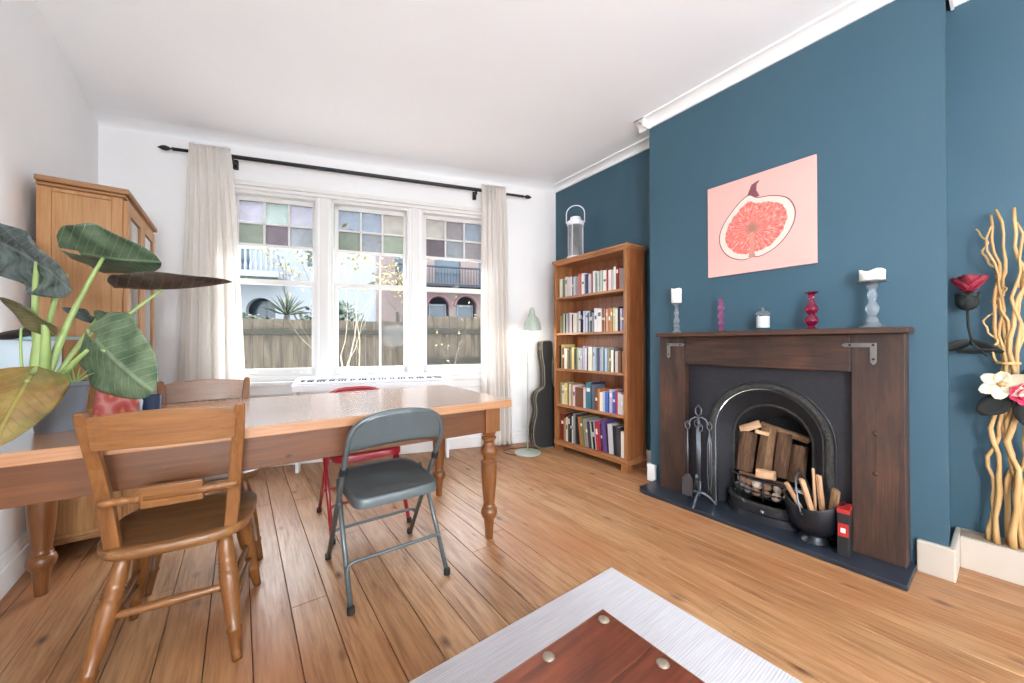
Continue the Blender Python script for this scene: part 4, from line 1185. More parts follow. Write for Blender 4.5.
# coal scuttle
scx, scy = 2.515, .638
sct = thing('coal_scuttle', 'black helmet shaped coal scuttle with hoop handle standing on the hearth', 'coal scuttle', (scx, scy, HZ), R(0))
sct.scale = (.88, .88, .94)
MB().lathe([(.0, 0), (.078, 0), (.081, .006), (.074, .018), (.066, .028), (.064, .05), (.0, .05)], 32).build('foot_ring', M['scuttle'], sct, smooth=True, auto=45)
n = 36; vs = []; fs = []
prof = [(0.01, .040), (.068, .042), (.102, .066), (.122, .10), (.130, .15), (.132, .20)]
def rimz(a):  # higher pouring lip at the ends
    return .205 + .055 * max(0, math.cos(a)) ** 2 + .045 * max(0, -math.cos(a)) ** 3
for ring in (prof + [(.13, None), (.125, None)] + list(reversed([(r_ - .005, z) for r_, z in prof[2:]]))):
    r_, z = ring
    for i in range(n):
        a = 2 * PI * i / n
        st = 1 + .12 * abs(math.cos(a)) * ((r_ / .13) ** 2)
        zz_ = rimz(a) if z is None else lerp(z, z * (rimz(a) / .205), (r_ / .13) ** 3)
        vs.append((r_ * math.sin(a) * .96, r_ * math.cos(a) * st * -1, zz_))
nr = len(vs) // n
for k_ in range(nr - 1):
    for i in range(n):
        j = (i + 1) % n; fs.append((k_ * n + i, k_ * n + j, (k_ + 1) * n + j, (k_ + 1) * n + i))
fs.append(tuple(reversed(range(n)))); fs.append(tuple((nr - 1) * n + i for i in range(n)))
MB().add(vs, fs).build('bucket', M['scuttle'], sct, smooth=True, auto=60)
hd = []
for i in range(21):
    a = PI * i / 20; hd.append((-.128 * math.cos(a), .03 + .05 * math.sin(a), .17 + .20 * math.sin(a)))
MB().tube(hd, .0055, 8).build('handle', M['toolmetal'], sct, smooth=True)
for sx in (-1, 1): MB().sphere((sx * .128, .03, .17), .012, 10, 6).build('handle_lug', M['scuttle'], sct, smooth=True)
G2 = 'kindling in the coal scuttle'
kin = M['kindle']
pk = [('thick pinkish stick leaning out of the left of the coal scuttle', (2.50, .665, .13), (2.46, .745, .315), .019),
      ('long pale stick leaning left in the middle of the coal scuttle', (2.475, .615, .12), (2.455, .675, .355), .022),
      ('pale square stick leaning at the back of the coal scuttle', (2.535, .60, .13), (2.555, .625, .37), .020),
      ('tall thin splinter behind the scuttle handle', (2.515, .63, .13), (2.565, .655, .40), .011),
      ('broad orange wood piece at the right of the coal scuttle', (2.505, .565, .12), (2.515, .545, .325), .024)]
for i, (lb, p, q, r_) in enumerate(pk): logpiece('kindling_stick', lb, p, q, r_, kin if i < 4 else M['log'], 3, 20 + i, G2, 'kindling', .6)
# carton of firelighters
fb_ = thing('firelighter_box', 'black and red carton standing between coal scuttle and oak post', 'box', (2.49, .507, HZ), R(6))
MB().box(-.055, .055, -.024, .024, 0, .235).build('carton', M['blackbox'], fb_, bevel=.002)
MB().box(-.0555, .0555, -.0245, .0245, .215, .2365).build('lid', M['redbox'], fb_, bevel=.001)
MB().box(-.0565, -.055, -.020, .020, .10, .165).build('red_label', M['redbox'], fb_)
MB().box(-.0572, -.0565, -.008, .010, .12, .142).build('label_mark', M['white_plastic'], fb_)

# ------------------------------------------------------------------ things on the mantel shelf
MZ = 1.1725
def candle_top(mb, r, h, z0, seed, lumps=.01):
    rnd = random.Random(seed); n = 20; vs = []; fs = []
    ph = rnd.random() * 6
    def rim(a): return h + lumps * math.sin(a * 1 + ph) + lumps * .6 * math.sin(3 * a + ph * 2)
    rings = [(r * .9, 0), (r, .004), (r * 1.0, .5), (r * 1.03, 1.0), (r * .82, 1.0), (r * .75, .75), (r * .2, .68)]
    for q, z in rings:
        for i in range(n):
            a = 2 * PI * i / n; vs.append((q * math.cos(a), q * math.sin(a), z0 + (z * rim(a) if z > .01 else z)))
    for k_ in range(len(rings) - 1):
        for i in range(n):
            j = (i + 1) % n; fs.append((k_ * n + i, k_ * n + j, (k_ + 1) * n + j, (k_ + 1) * n + i))
    fs.append(tuple(reversed(range(n)))); fs.append(tuple((len(rings) - 1) * n + i for i in range(n)))
    return mb.add(vs, fs)
def stick(name, label, cat, y, prof, mat, x=2.55, cz=None, cr=None, chh=None, seed=0, lumps=.01, candle_label=None):
    t = thing(name, label, cat, (x, y, MZ))
    MB().lathe(prof, 28).build('stem', mat, t, smooth=True, auto=60)
    if cz is not None:
        c = candle_top(MB(), cr, chh, cz, seed, lumps).build('candle', M['wax'], t, smooth=True)
        MB().tube([(0, 0, cz + chh * .6), (.001, 0, cz + chh * .95)], .0015, 6).build('wick', M['rubber'], c)
    return t
cs1 = [(0, 0), (.034, 0), (.035, .004), (.026, .012), (.016, .022), (.019, .034), (.026, .045), (.020, .056), (.013, .064), (.019, .075), (.021, .092), (.014, .108), (.010, .12), (.015, .135), (.017, .15), (.010, .165), (.009, .18),
       (.014, .192), (.018, .202), (.022, .206), (.032, .210), (.034, .215), (0, .215)]
stick('candlestick', 'clear glass candlestick with pillar candle at the left end of the mantel', 'candlestick', 1.437, cs1, M['crystal'], cz=.216, cr=.035, chh=.105, seed=1, lumps=.006)
ps = [(0, 0), (.026, 0), (.027, .004), (.014, .016), (.010, .03), (.018, .046), (.020, .058), (.010, .072), (.011, .082), (.019, .096), (.020, .108), (.010, .122), (.011, .132), (.020, .148), (.021, .16), (.011, .176), (.010, .19), (.017, .204), (.016, .214), (.012, .218), (0, .218)]
stick('pink_glass_vase', 'slender pink glass stem vase between the left candlestick and glass jar', 'vase', 1.130, ps, M['pinkglass'])
jr = thing('candle_jar', 'small lidded glass candle jar in the middle of the mantel', 'candle jar', (2.55, .888, MZ))
MB().lathe([(0, 0), (.040, 0), (.044, .004), (.038, .010), (.036, .016), (.038, .02), (.038, .094), (.035, .096), (.035, .018), (0, .016)], 28).build('jar', M['jarglass'], jr, smooth=True, auto=50)
MB().lathe([(0, .018), (.0345, .018), (.0345, .086), (0, .084)], 24).build('wax_fill', M['wax'], jr, smooth=True, auto=50)
MB().lathe([(.037, .095), (.039, .098), (.034, .110), (.020, .118), (.008, .120), (.006, .124), (.010, .131), (.006, .139), (0, .140)], 28).build('lid', M['lantern_glass'], jr, smooth=True, auto=50)
rs = [(0, 0), (.026, 0), (.027, .004), (.018, .010), (.013, .018), (.020, .026), (.029, .040), (.031, .052), (.026, .066), (.015, .078), (.015, .084), (.026, .096), (.031, .110), (.029, .124), (.018, .138), (.013, .146), (.016, .152), (.013, .158),
      (.013, .188), (.017, .196), (.031, .203), (.032, .206), (0, .205)]
stick('ruby_glass_vase', 'ruby red bubbled glass candlestick right of the glass jar', 'candlestick', .652, rs, M['redglass'])
bs = [(0, 0), (.058, 0), (.060, .004), (.036, .014), (.022, .03), (.024, .042), (.020, .05), (.013, .058), (.018, .07), (.025, .09), (.026, .105), (.018, .12), (.013, .135), (.017, .15), (.020, .165), (.014, .185), (.017, .195),
      (.023, .205), (.017, .215), (.028, .222), (.058, .228), (.060, .234), (.052, .236), (0, .236)]
stick('candlestick', 'large clear glass candlestick with melted wide candle at the right end of the mantel', 'candlestick', .408, bs, M['crystal'], cz=.236, cr=.048, chh=.052, seed=3, lumps=.011)

# ------------------------------------------------------------------ fig painting
pw, ph_ = .605, .62
pic = thing('canvas_painting', 'pink canvas painting of a halved fig on the blue chimney breast', 'painting', (XB - .016, .95, 1.862))
MB().box(0, .014, -pw / 2, pw / 2, -ph_ / 2, ph_ / 2).build('canvas', plain('pink_canvas', srgb(216, 166, 157), .75, vary=.05, scale=2), pic, bevel=.002)
def uvp(u, v): return (pw / 2 - u * pw, ph_ / 2 - v * ph_)
out = [(.30, .118), (.37, .092), (.355, .14)]
OUTL = [(.43, .195), (.35, .235), (.27, .31), (.205, .39), (.165, .45), (.135, .52), (.125, .60), (.14, .68), (.18, .755), (.235, .81), (.30, .845), (.37, .865), (.42, .86), (.455, .85), (.52, .855), (.58, .84), (.66, .80),
        (.73, .74), (.79, .66), (.83, .57), (.84, .48), (.82, .40), (.775, .33), (.70, .285), (.62, .26), (.54, .25), (.49, .235)]
def smooth_poly(P, k_=4):
    out = []; n = len(P)
    for i in range(n):
        p0, p1, p2, p3 = P[i - 1], P[i], P[(i + 1) % n], P[(i + 2) % n]
        for s in range(k_):
            q = s / k_
            out.append(tuple(.5 * (2 * p1[c] + (p2[c] - p0[c]) * q + (2 * p0[c] - 5 * p1[c] + 4 * p2[c] - p3[c]) * q * q + (-p0[c] + 3 * p1[c] - 3 * p2[c] + p3[c]) * q ** 3) for c in (0, 1)))
    return out
SO = smooth_poly(OUTL)
cu = sum(p[0] for p in SO) / len(SO); cv = sum(p[1] for p in SO) / len(SO)
def fan(P, x, name, mat, inset=0):
    pts = [(u + (cu - u) * inset, v + (cv - v) * inset) for u, v in P]
    vs = [(x, *uvp(*p)) for p in pts] + [(x, *uvp(cu, cv))]
    n = len(pts)
    o = MB().add(vs, [(i, (i + 1) % n, n) for i in range(n)]).build(name, mat, pic, fix=False)
    return o
figdark = plain('fig_skin_paint', srgb(120, 66, 76), .7, vary=.1)
fan(SO, -.0006, 'painted_skin', figdark)
MB().add([(-.0008, *uvp(*p)) for p in [(.41, .21), (.455, .10), (.52, .075), (.53, .085), (.505, .11), (.50, .17), (.53, .235), (.46, .245)]], [tuple(range(8))]).build('painted_stalk', figdark, pic, fix=False)
fan(SO, -.0010, 'painted_rind', plain('fig_rind_paint', srgb(216, 200, 188), .7, vary=.06, scale=20), .028)
def flesh_mat():
    m, nt, N, L, b = new_mat('fig_flesh_paint')
    tc = N.new('ShaderNodeTexCoord'); sp = N.new('ShaderNodeSeparateXYZ'); L.new(tc.outputs['Object'], sp.inputs[0])
    cy, cz = uvp(cu - .01, cv - .01)
    def mt(op, a, bb=0):
        n = N.new('ShaderNodeMath'); n.operation = op
        for i, v in enumerate((a, bb)):
            if isinstance(v, (int, float)): n.inputs[i].default_value = v
            else: L.new(v, n.inputs[i])
        return n.outputs[0]
    y = mt('SUBTRACT', sp.outputs[1], cy); z = mt('SUBTRACT', sp.outputs[2], cz)
    ang = mt('ARCTAN2', z, y); rad = mt('SQRT', mt('ADD', mt('MULTIPLY', y, y), mt('MULTIPLY', z, z)))
    cb = N.new('ShaderNodeCombineXYZ'); L.new(mt('MULTIPLY', ang, 7.0), cb.inputs[0]); L.new(mt('MULTIPLY', rad, 22.0), cb.inputs[1])
    f = noise(nt, cb.outputs[0], 1.6, 4, .65)
    c = ramp(nt, f, [(.32, srgb(190, 72, 68)), (.5, srgb(208, 108, 98)), (.68, srgb(228, 172, 158))])
    f2 = ramp(nt, rad, [(.015, (1, 1, 1, 1)), (.055, (0, 0, 0, 1))])
    c = mixc(nt, f2, c, srgb(150, 106, 90))
    L.new(c, b.inputs['Base Color']); b.inputs['Roughness'].default_value = .7
    return m
rnd = random.Random(2)
FL = [(u + rnd.uniform(-.008, .008), v + rnd.uniform(-.008, .008)) for u, v in SO]
fan(FL, -.0014, 'painted_flesh', flesh_mat(), .19)
MB().add([(-.0017, *uvp(*p)) for p in [(.425, .60), (.47, .585), (.485, .68), (.475, .78), (.49, .845), (.455, .85), (.42, .84), (.44, .76)]], [tuple(range(8))]).build('painted_core', plain('fig_core_paint', srgb(186, 128, 110), .7, vary=.1), pic, fix=False)
pic.rotation_euler = (0, 0, 0)

# ------------------------------------------------------------------ willow twigs with artificial flowers
tw = thing('twisted_willow_bundle', 'tall bundle of pale twisted willow stems standing in the right recess', 'dried branches', (2.885, .005, .15))
rnd = random.Random(9)
def wig(p0, p1, amp, r0, r1, seed, n=26, freq=3.2):
    rn = random.Random(seed); a, b, c_, d = [rn.uniform(0, 6.28) for _ in range(4)]
    p0, p1 = Vector(p0), Vector(p1); pts = []; rad = []
    for i in range(n + 1):
        q = i / n; p = p0.lerp(p1, q); e = min(1, q * 5) * 1.0
        p.y += amp * e * (math.sin(q * freq * 6.28 + a) + .5 * math.sin(q * freq * 14 + b)); p.x += amp * .7 * e * math.sin(q * freq * 5.2 + c_)
        pts.append(p); rad.append(lerp(r0, r1, q) * (1 + .12 * math.sin(q * 40 + d)))
    return pts, rad
stems = [((-.01, .035, 0), (.01, .035, 1.56), .012, 0.0107, 0.0048, 1), ((.02, .0, 0), (.015, .018, 1.58), .012, 0.0115, 0.0048, 2), ((.0, -.035, 0), (-.01, .045, 1.50), .014, 0.0098, 0.0040, 3),
         ((-.02, -.01, 0), (-.01, -.035, 1.57), .016, 0.0123, 0.0056, 4), ((.03, -.03, 0), (.02, -.05, 1.40), .014, 0.0107, 0.0048, 5), ((.0, -.06, 0), (-.02, -.025, 1.50), .015, 0.0107, 0.0040, 6), ((.01, .06, 0.0), (.0, .0, 1.3), .015, 0.0098, 0.0040, 7)]
for a_, b_, am, r0_, r1_, sd in stems:
    P, rd = wig(a_, b_, am, r0_, r1_, sd)
    # gather at the tie
    for i, p in enumerate(P):
        g = math.exp(-((p.z - .86) / .16) ** 2); p.x *= 1 - .55 * g; p.y *= 1 - .55 * g
    MB().tube(P, rd, 9).build('stem', M['willow'], tw, smooth=True)
for sd, (p, q) in enumerate([((.0, .03, 1.25), (-.01, .085, 1.50)), ((.0, .03, .85), (-.015, .062, 1.08)), ((0, -.03, 1.2), (0, -.075, 1.45)), ((0, .045, 1.08), (0, .005, 1.22))]):
    P, rd = wig(p, q, .012, .0055, .003, 30 + sd, 16, 1.6); MB().tube(P, rd, 7).build('twig', M['willow'], tw, smooth=True)
MB().lathe([(.036, .845), (.039, .85), (.036, .857)], 18, cap=False).build('raffia_tie', M['willow'], tw, smooth=True)

def petal(mb, c, out_, up, ln, wd, cup=.3, n=6):
    c, out_, up = Vector(c), Vector(out_).normalized(), Vector(up).normalized()
    sd = out_.cross(up).normalized(); vs = []; fs = []
    for i in range(n + 1):
        q = i / n; wq = wd * math.sin(PI * min(1, q * .82 + .12)) ** .8
        for k_ in (-1, -.5, 0, .5, 1):
            vs.append(c + out_ * ln * q + sd * wq * k_ + up * (cup * wd * (k_ * k_) + cup * ln * q * q * .6))
    for i in range(n):
        for k_ in range(4): a = i * 5 + k_; fs.append((a, a + 1, a + 6, a + 5))
    mb.add(vs, fs)
def thick(o, t=.0015): s = o.modifiers.new('thick', 'SOLIDIFY'); s.thickness = t; return o
# crimson rose on the left
ro = thing('artificial_rose', 'crimson fabric rose with dark leaves hanging left of the willow stems', 'artificial flower', (2.86, .122, 1.055))
ro.scale = (1.22, 1.22, 1.22)
mb = MB()
for ring, (nn_, ln, tilt) in enumerate(((5, .05, 1.6), (6, .066, 1.1), (6, .072, .7))):
    for k_ in range(nn_):
        a = 2 * PI * k_ / nn_ + ring * .5
        o_ = Vector((math.cos(a) * .7, math.sin(a), tilt)); u_ = Vector((-math.cos(a) * tilt, -math.sin(a) * tilt, 1.0))
        petal(mb, (0, -.005, .235), o_, u_, ln, .028, .35)
thick(mb.build('petals', M['rose'], ro, smooth=True, fix=False), .002)
mb = MB()
for k_ in range(5):
    a = 2 * PI * k_ / 5; petal(mb, (0, .0, .165), (math.cos(a) * .5, math.sin(a) * .6, .9), (-math.cos(a), -math.sin(a), .5), .075, .028, .2)
mb.sphere((0, 0, .20), .032, 12, 8, (1, 1, 1.2))
mb.tube([(0, 0, .17), (0, -.002, .10), (0, -.012, .03), (0, -.05, -.02)], .004, 8)
thick(mb.build('calyx_and_stem', M['rosedark'], ro, smooth=True, fix=False), .0015)
mb = MB()
petal(mb, (0, -.005, .04), (0, .9, -.5), (.7, 0, .5), .085, .022, .15); petal(mb, (0, -.005, .04), (0, -.9, -.55), (.7, 0, .5), .095, .02, .15); petal(mb, (0, .03, .0), (0, -1, .0), (.6, 0, .6), .10, .016, .1)
thick(mb.build('leaves', M['rosedark'], ro, smooth=True, fix=False), .0015)
# cream flower in the middle
cf = thing('artificial_lily', 'cream fabric flower tied to the front of the willow stems', 'artificial flower', (2.83, .022, .905))
mb = MB()
for k_, (a, ln) in enumerate(((R(150), .085), (R(95), .06), (R(35), .07), (R(-30), .075), (R(-80), .07), (R(215), .075))):
    petal(mb, (0, 0, 0), (-.25, math.cos(a) * -1 * -1, math.sin(a)), (-1, 0, 0), ln, .028, .25)
thick(mb.build('petals', M['creampetal'], cf, smooth=True, fix=False), .002)
MB().sphere((-.012, 0, 0), .012, 10, 6).build('flower_centre', M['willow'], cf, smooth=True)
mb = MB(); petal(mb, (.02, -.045, -.005), (0, -1, .22), (-1, 0, 0), .13, .02, .1); petal(mb, (.02, -.045, -.012), (0, -1, -.05), (-1, 0, 0), .14, .02, .1)
thick(mb.build('ribbon', M['creampetal'], cf, smooth=True, fix=False), .002)
# magenta flower behind with a dark leaf
pf = thing('artificial_peony', 'magenta fabric flower with dark leaves at the right frame edge', 'artificial flower', (2.83, -.045, .865))
mb = MB()
for ring, (nn_, ln, tilt) in enumerate(((5, .04, .9), (7, .055, .3))):
    for k_ in range(nn_):
        a = 2 * PI * k_ / nn_ + ring * .5; petal(mb, (0, 0, 0), (-tilt, math.cos(a), math.sin(a)), (-1, -math.cos(a) * tilt, -math.sin(a) * tilt), ln, .024, .3)
thick(mb.build('petals', M['pinkpetal'], pf, smooth=True, fix=False), .002)
mb = MB(); petal(mb, (.02, .05, -.02), (0, .75, -.75), (-1, 0, 0), .12, .045, .15); petal(mb, (.02, -.02, .0), (0, .1, 1), (-1, 0, 0), .12, .04, .15); petal(mb, (.01, 0, -.02), (0, -.1, -1), (-1, 0, 0), .13, .045, .1)
thick(mb.build('leaves', M['rosedark'], pf, smooth=True, fix=False), .0015)

# ------------------------------------------------------------------ rug and coffee table
rg = MB().box(-1.7, 0, -2.3, 0, 0, .01)
o = rg.build('rug', M['rug'], bevel=.004); o.location = (1.455, 1.158, 0.0005); tag(o, 'pale grey ribbed woven rug under the coffee table', 'rug')
o.scale = (1, 1, 1)
ct = thing('coffee_table', 'low red-brown wooden coffee table with metal studs on the rug', 'coffee table', (.79, .657, .011), R(.5))
CH = .369
pl_ = MB()
for a, b in ((-.60, -.47), (-.468, -.31), (-.308, -.15), (-.148, 0)): pl_.box(-.72, 0, a, b, CH - .028, CH)
pl_.build('tabletop', M['ctable'], ct, bevel=.002)
MB().box(-.72, .004, -.604, .004, CH - .034, CH - .028).box(-.724, .006, 0.0, .006, CH - .03, CH - .004).box(0.0, .006, -.6, .006, CH - .03, CH - .004).build('edge_band', M['case_side'], ct, bevel=.001)
for lx in (-.70, -.02):
    for ly in (-.58, -.02):
        MB().box(lx - .03 if lx < -.3 else lx - .05, lx + .05 if lx < -.3 else lx, ly - .0 if ly < -.3 else ly - .05, ly + .05 if ly < -.3 else ly, 0, CH - .034).build('leg', M['ctable'], ct, bevel=.003)
for (sx, sy) in ((-.028, -.025), (-.22, -.022), (-.028, -.19), (-.42, -.022), (-.028, -.36), (-.62, -.022)):
    MB().lathe([(.0145, 0), (.014, .002), (.009, .0045), (0, .006)], 14, Tm((sx, sy, CH))).build('stud', M['stud'], ct, smooth=True)

# ------------------------------------------------------------------ plant on the table
PX, PY = -.535, 2.09
pt = thing('potted_elephant_ear', 'large leafy elephant ear plant in a grey pot on the table', 'potted plant', (PX, PY, TZ))
potp = [(0, 0), (.055, 0), (.058, .004), (.074, .16), (.078, .163), (.078, .178), (.073, .178), (.069, .150), (0, .148)]
MB().lathe(potp, 36).build('pot', M['potgrey'], pt, smooth=True, auto=40)
MB().lathe([(0, .149), (.067, .149), (.068, .154), (.03, .160), (0, .158)], 24).build('soil', M['soil'], pt, smooth=True)
OFF = Vector((PX, PY, TZ))
def bez(P, n=14):
    P = [Vector(p) for p in P]; out = []
    for i in range(n + 1):
        q = i / n; Q = list(P)
        while len(Q) > 1: Q = [Q[k_].lerp(Q[k_ + 1], q) for k_ in range(len(Q) - 1)]
        out.append(Q[0])
    return out
def leaf(J, T, side, wd, mat, lobes=.32, curl=.12, fold=0.0, wave=.02, stalk=None, sr=(.009, .005), seed=0):
    """J junction of the stalk, T tip, side direction across the blade, wd half width"""
    J, T = Vector(J), Vector(T); a = T - J; Ln = a.length; an = a.normalized()
    s = Vector(side); s = (s - an * s.dot(an)).normalized(); nrm = an.cross(s).normalized()
    rn = random.Random(seed); ph = rn.random() * 6
    nu, nv = 26, 12; vs = []; fs = []; uvs = []
    for i in range(nu + 1):
        u = -lobes + (1 + lobes) * i / nu
        if u >= 0: wq = (max(0, 1 - u) ** .62) * (1 + .55 * u) * (1 - .12 * u)
        else:
            q = -u / lobes; wq = math.sqrt(max(0, 1 - q ** 2.2))
        for k_ in range(-nv, nv + 1):
            v = k_ / nv
            vv = v
            if u < 0:   # notch between the two lobes
                q = -u / lobes; inner = .04 * q
                vv = math.copysign(inner + (1 - inner) * abs(v), v) if k_ != 0 else 0
                if k_ == 0: pass
            x = vv * wq
            h = curl * Ln * (-(u - .3) ** 2) - fold * wd * abs(x) + wave * Ln * math.sin(abs(x) * 5 + u * 9 + ph) * abs(x) + curl * .3 * wd * (-(x * x))
            vs.append(J + a * u + s * (wd * x) + nrm * h); uvs.append((u + .4, x * .5))
    W2 = 2 * nv + 1
    for i in range(nu):
        u = -lobes + (1 + lobes) * (i + .5) / nu
        for k_ in range(W2 - 1):
            if u < -.55 * lobes and k_ in (nv - 1, nv): continue
            p = i * W2 + k_; fs.append((p, p + 1, p + W2 + 1, p + W2))
    vs = [v - OFF for v in vs]
    me = bpy.data.meshes.new('leaf'); me.from_pydata([tuple(v) for v in vs], [], fs); me.update()
    ul = me.uv_layers.new(name='UVMap')
    for lp in me.loops: ul.data[lp.index].uv = uvs[lp.vertex_index]
    for p in me.polygons: p.use_smooth = True
    me.materials.append(mat)
    o = bpy.data.objects.new('leaf', me); COL.objects.link(o); o.parent = pt
    sm = o.modifiers.new('thick', 'SOLIDIFY'); sm.thickness = .0014; sm.offset = 0
    if stalk:
        P = [Vector(p) for p in stalk] + [J]
        pts = [p - OFF for p in bez(P)]
        MB().tube(pts, [lerp(sr[0], sr[1], i / (len(pts) - 1)) for i in range(len(pts))], 10).build('stalk', M['stem'], o, smooth=True)
    return o
B = (-.565, 2.06, .93)
RV, FV, UV_ = Vector((.804, -.595, 0)), Vector((.595, .804, 0)), Vector((0, 0, 1))
def dirn(r_, u_, f_): return RV * r_ + UV_ * u_ + FV * f_
def from_(J, r_, u_, f_): return Vector(J) + dirn(r_, u_, f_)
J = (-.600, 2.13, 1.405)
leaf(J, from_(J, .205, -.115, -.05), dirn(.62, .78, -.35), .105, M['lf_silver'], lobes=1.25, curl=-.10, fold=-.25, wave=.07, stalk=[B, (-.60, 2.08, 1.15)], sr=(.013, .007), seed=1)
J = (-.428, 2.10, 1.437)
leaf(J, from_(J, .150, -.008, .08), dirn(-.10, .46, -.88), .14, M['lf_green'], lobes=.72, curl=.12, fold=.20, wave=.05, stalk=[B, (-.53, 2.06, 1.15)], sr=(.014, .006), seed=2)
J = (-.258, 2.09, 1.325)
leaf(J, from_(J, .250, .030, .06), dirn(0, 0.02, 1), .125, M['lf_dark'], lobes=.62, curl=-.10, fold=-.34, wave=.02, stalk=[(-.535, 2.07, .96), (-.42, 2.08, 1.16)], sr=(.010, .005), seed=3)
J = (-.395, 1.96, 1.075)
leaf(J, from_(J, .185, -.150, -.02), dirn(.52, .85, -.05), .150, M['lf_pale'], lobes=.55, curl=.10, fold=.12, wave=.04, stalk=[(-.55, 2.08, .93), (-.47, 2.12, 1.12)], sr=(.010, .005), seed=4)
leaf((-.532, 1.82, .985), (-.568, 1.72, .810), (1, .1, -.10), .088, M['lf_yellow'], lobes=.28, curl=.10, fold=.1, wave=.05, stalk=[(-.56, 2.05, .94), (-.56, 1.98, 1.03)], sr=(.008, .005), seed=5)
leaf((-.545, 2.0, 1.170), (-.622, 1.96, 1.262), dirn(.5, .6, -.4), .04, M['lf_brown'], lobes=.35, curl=.2, fold=.3, wave=.05, stalk=[(-.565, 2.05, .95), (-.545, 2.02, 1.10)], sr=(.016, .010), seed=6)
J = (-.465, 2.2, 1.207)
leaf(J, from_(J, -.125, .045, 0), dirn(.3, .55, -.6), .045, M['lf_silver'], lobes=.25, curl=.2, fold=.2, wave=.05, stalk=[(-.555, 2.08, .95), (-.50, 2.14, 1.10)], sr=(.009, .004), seed=7)
J = (-.420, 2.15, 1.185)
leaf(J, from_(J, .115, -.080, .02), dirn(.5, .6, -.4), .034, M['lf_green'], lobes=.35, curl=.2, fold=.3, wave=.05, stalk=[(-.55, 2.08, .95), (-.50, 2.12, 1.12)], sr=(.009, .004), seed=8)
leaf((-.410, 2.15, 1.195), (-.452, 2.12, 1.236), dirn(.7, .6, -.3), .038, M['lf_green'], lobes=.35, curl=.1, fold=.2, wave=.03, seed=9)
leaf((-.65, 2.25, 1.162), (-.735, 2.18, 1.13), (.2, -1, .25), .06, M['lf_dark'], lobes=.3, curl=.1, fold=.15, wave=.03, stalk=[(-.575, 2.10, .94), (-.60, 2.2, 1.12)], sr=(.008, .004), seed=10)
# second upright stalk, bare thin stalk, rolled new leaf and pale shoots
def extra(nm, P, r, mat='stem'):
    pts = [Vector(p) - OFF for p in bez(P)]
    MB().tube(pts, r if isinstance(r, list) else [lerp(r[0], r[1], i / (len(pts) - 1)) for i in range(len(pts))], 9).build(nm, M[mat], pt, smooth=True)
extra('stalk', [B, (-.575, 2.08, 1.2), (-.535, 2.16, 1.37)], (.010, .006))
extra('stalk', [(-.605, 2.06, .95), (-.62, 2.06, 1.05), (-.612, 2.05, 1.16)], (.0045, .003))
extra('thick_stem', [(-.572, 2.06, .93), (-.575, 2.05, 1.05), (-.560, 2.03, 1.17)], (.030, .013))
extra('stalk', [(-.55, 2.07, .94), (-.50, 2.03, 1.02), (-.44, 1.98, 1.08)], (.013, .006))
for k_ in range(9):
    a = -1.3 + k_ * .28
    extra('shoot', [(-.505 + .006 * k_ % .02, 2.07, .935), (-.49 + .02 * math.sin(a), 2.05, .98), (-.49 + .07 * math.sin(a), 2.03 - .03 * math.cos(a), 1.0 + .02 * math.cos(a * 2))], (.004, .001), 'limegrass')

# glass tank behind the plant
tk = thing('glass_tank', 'clear glass tank with pale blue rim on the table behind the plant', 'tank', (-.735, 2.43, TZ))
tw_, td_, th_ = .10, .10, .345
g = MB().box(-tw_, tw_, -td_, -td_ + .004, .006, th_ - .008).box(-tw_, tw_, td_ - .004, td_, .006, th_ - .008).box(-tw_, -tw_ + .004, -td_, td_, .006, th_ - .008).box(tw_ - .004, tw_, -td_, td_, .006, th_ - .008)
g.build('glass_walls', M['glass'], tk)
MB().box(-tw_ - .003, tw_ + .12, -td_ - .003, -td_ + .006, th_ - .010, th_ + .002).box(-tw_ - .003, -tw_ + .006, -td_, td_, th_ - .01, th_ + .002).box(tw_ - .006, tw_ + .003, -td_, td_, th_ - .01, th_ + .002).box(-tw_, tw_, td_ - .006, td_ + .003, th_ - .01, th_ + .002).build('rim', M['glass_rim'], tk, bevel=.001)
MB().box(-tw_, tw_, -td_, td_, 0, .006).build('base', M['glass_rim'], tk)
MB().box(-tw_ + .005, tw_ - .005, td_ - .010, td_ - .005, .006, th_ - .012).build('frosted_back', M['tankback'], tk)
# red patterned card beside the pot
def card_mat():
    m, nt, N, L, b = new_mat('red_pink_pattern')
    v = N.new('ShaderNodeTexVoronoi'); v.inputs['Scale'].default_value = 22; L.new(coords(nt, (1, 1, 1)), v.inputs['Vector'])
    L.new(ramp(nt, v.outputs['Distance'], [(.1, srgb(206, 130, 80)), (.3, srgb(176, 70, 66)), (.6, srgb(190, 92, 90)), (.8, srgb(206, 140, 128))]), b.inputs['Base Color'])
    b.inputs['Roughness'].default_value = .5
    return m
cd = thing('greeting_card', 'red and pink patterned card standing behind the grey plant pot', 'card', (-.415, 2.20, TZ), R(-32))
MB().prism([(-.085, 0), (.085, 0), (.085, .07), (.05, .12), (-.04, .175), (-.07, .17), (-.085, .14)], 1, -.002, .0, Matrix.Rotation(R(-8), 4, 'X')).build('front_leaf', card_mat(), cd)
MB().prism([(-.085, 0), (.085, 0), (.085, .07), (.05, .12), (-.04, .175), (-.07, .17), (-.085, .14)], 1, .0, .002, Matrix.Translation((0, .045, 0)) @ Matrix.Rotation(R(8), 4, 'X')).build('rear_leaf', M['white_plastic'], cd)
# dark glass tumbler behind the chair
gt = thing('glass_tumbler', 'dark blue drinking glass on the table right of the patterned card', 'glass', (-.305, 2.21, TZ))
MB().lathe([(0, 0), (.028, 0), (.030, .004), (.034, .095), (.032, .095), (.028, .010), (0, .008)], 24).build('glass', plain('dark_blue_glass', srgb(50, 66, 92), .1, vary=.1), gt, smooth=True, auto=50)

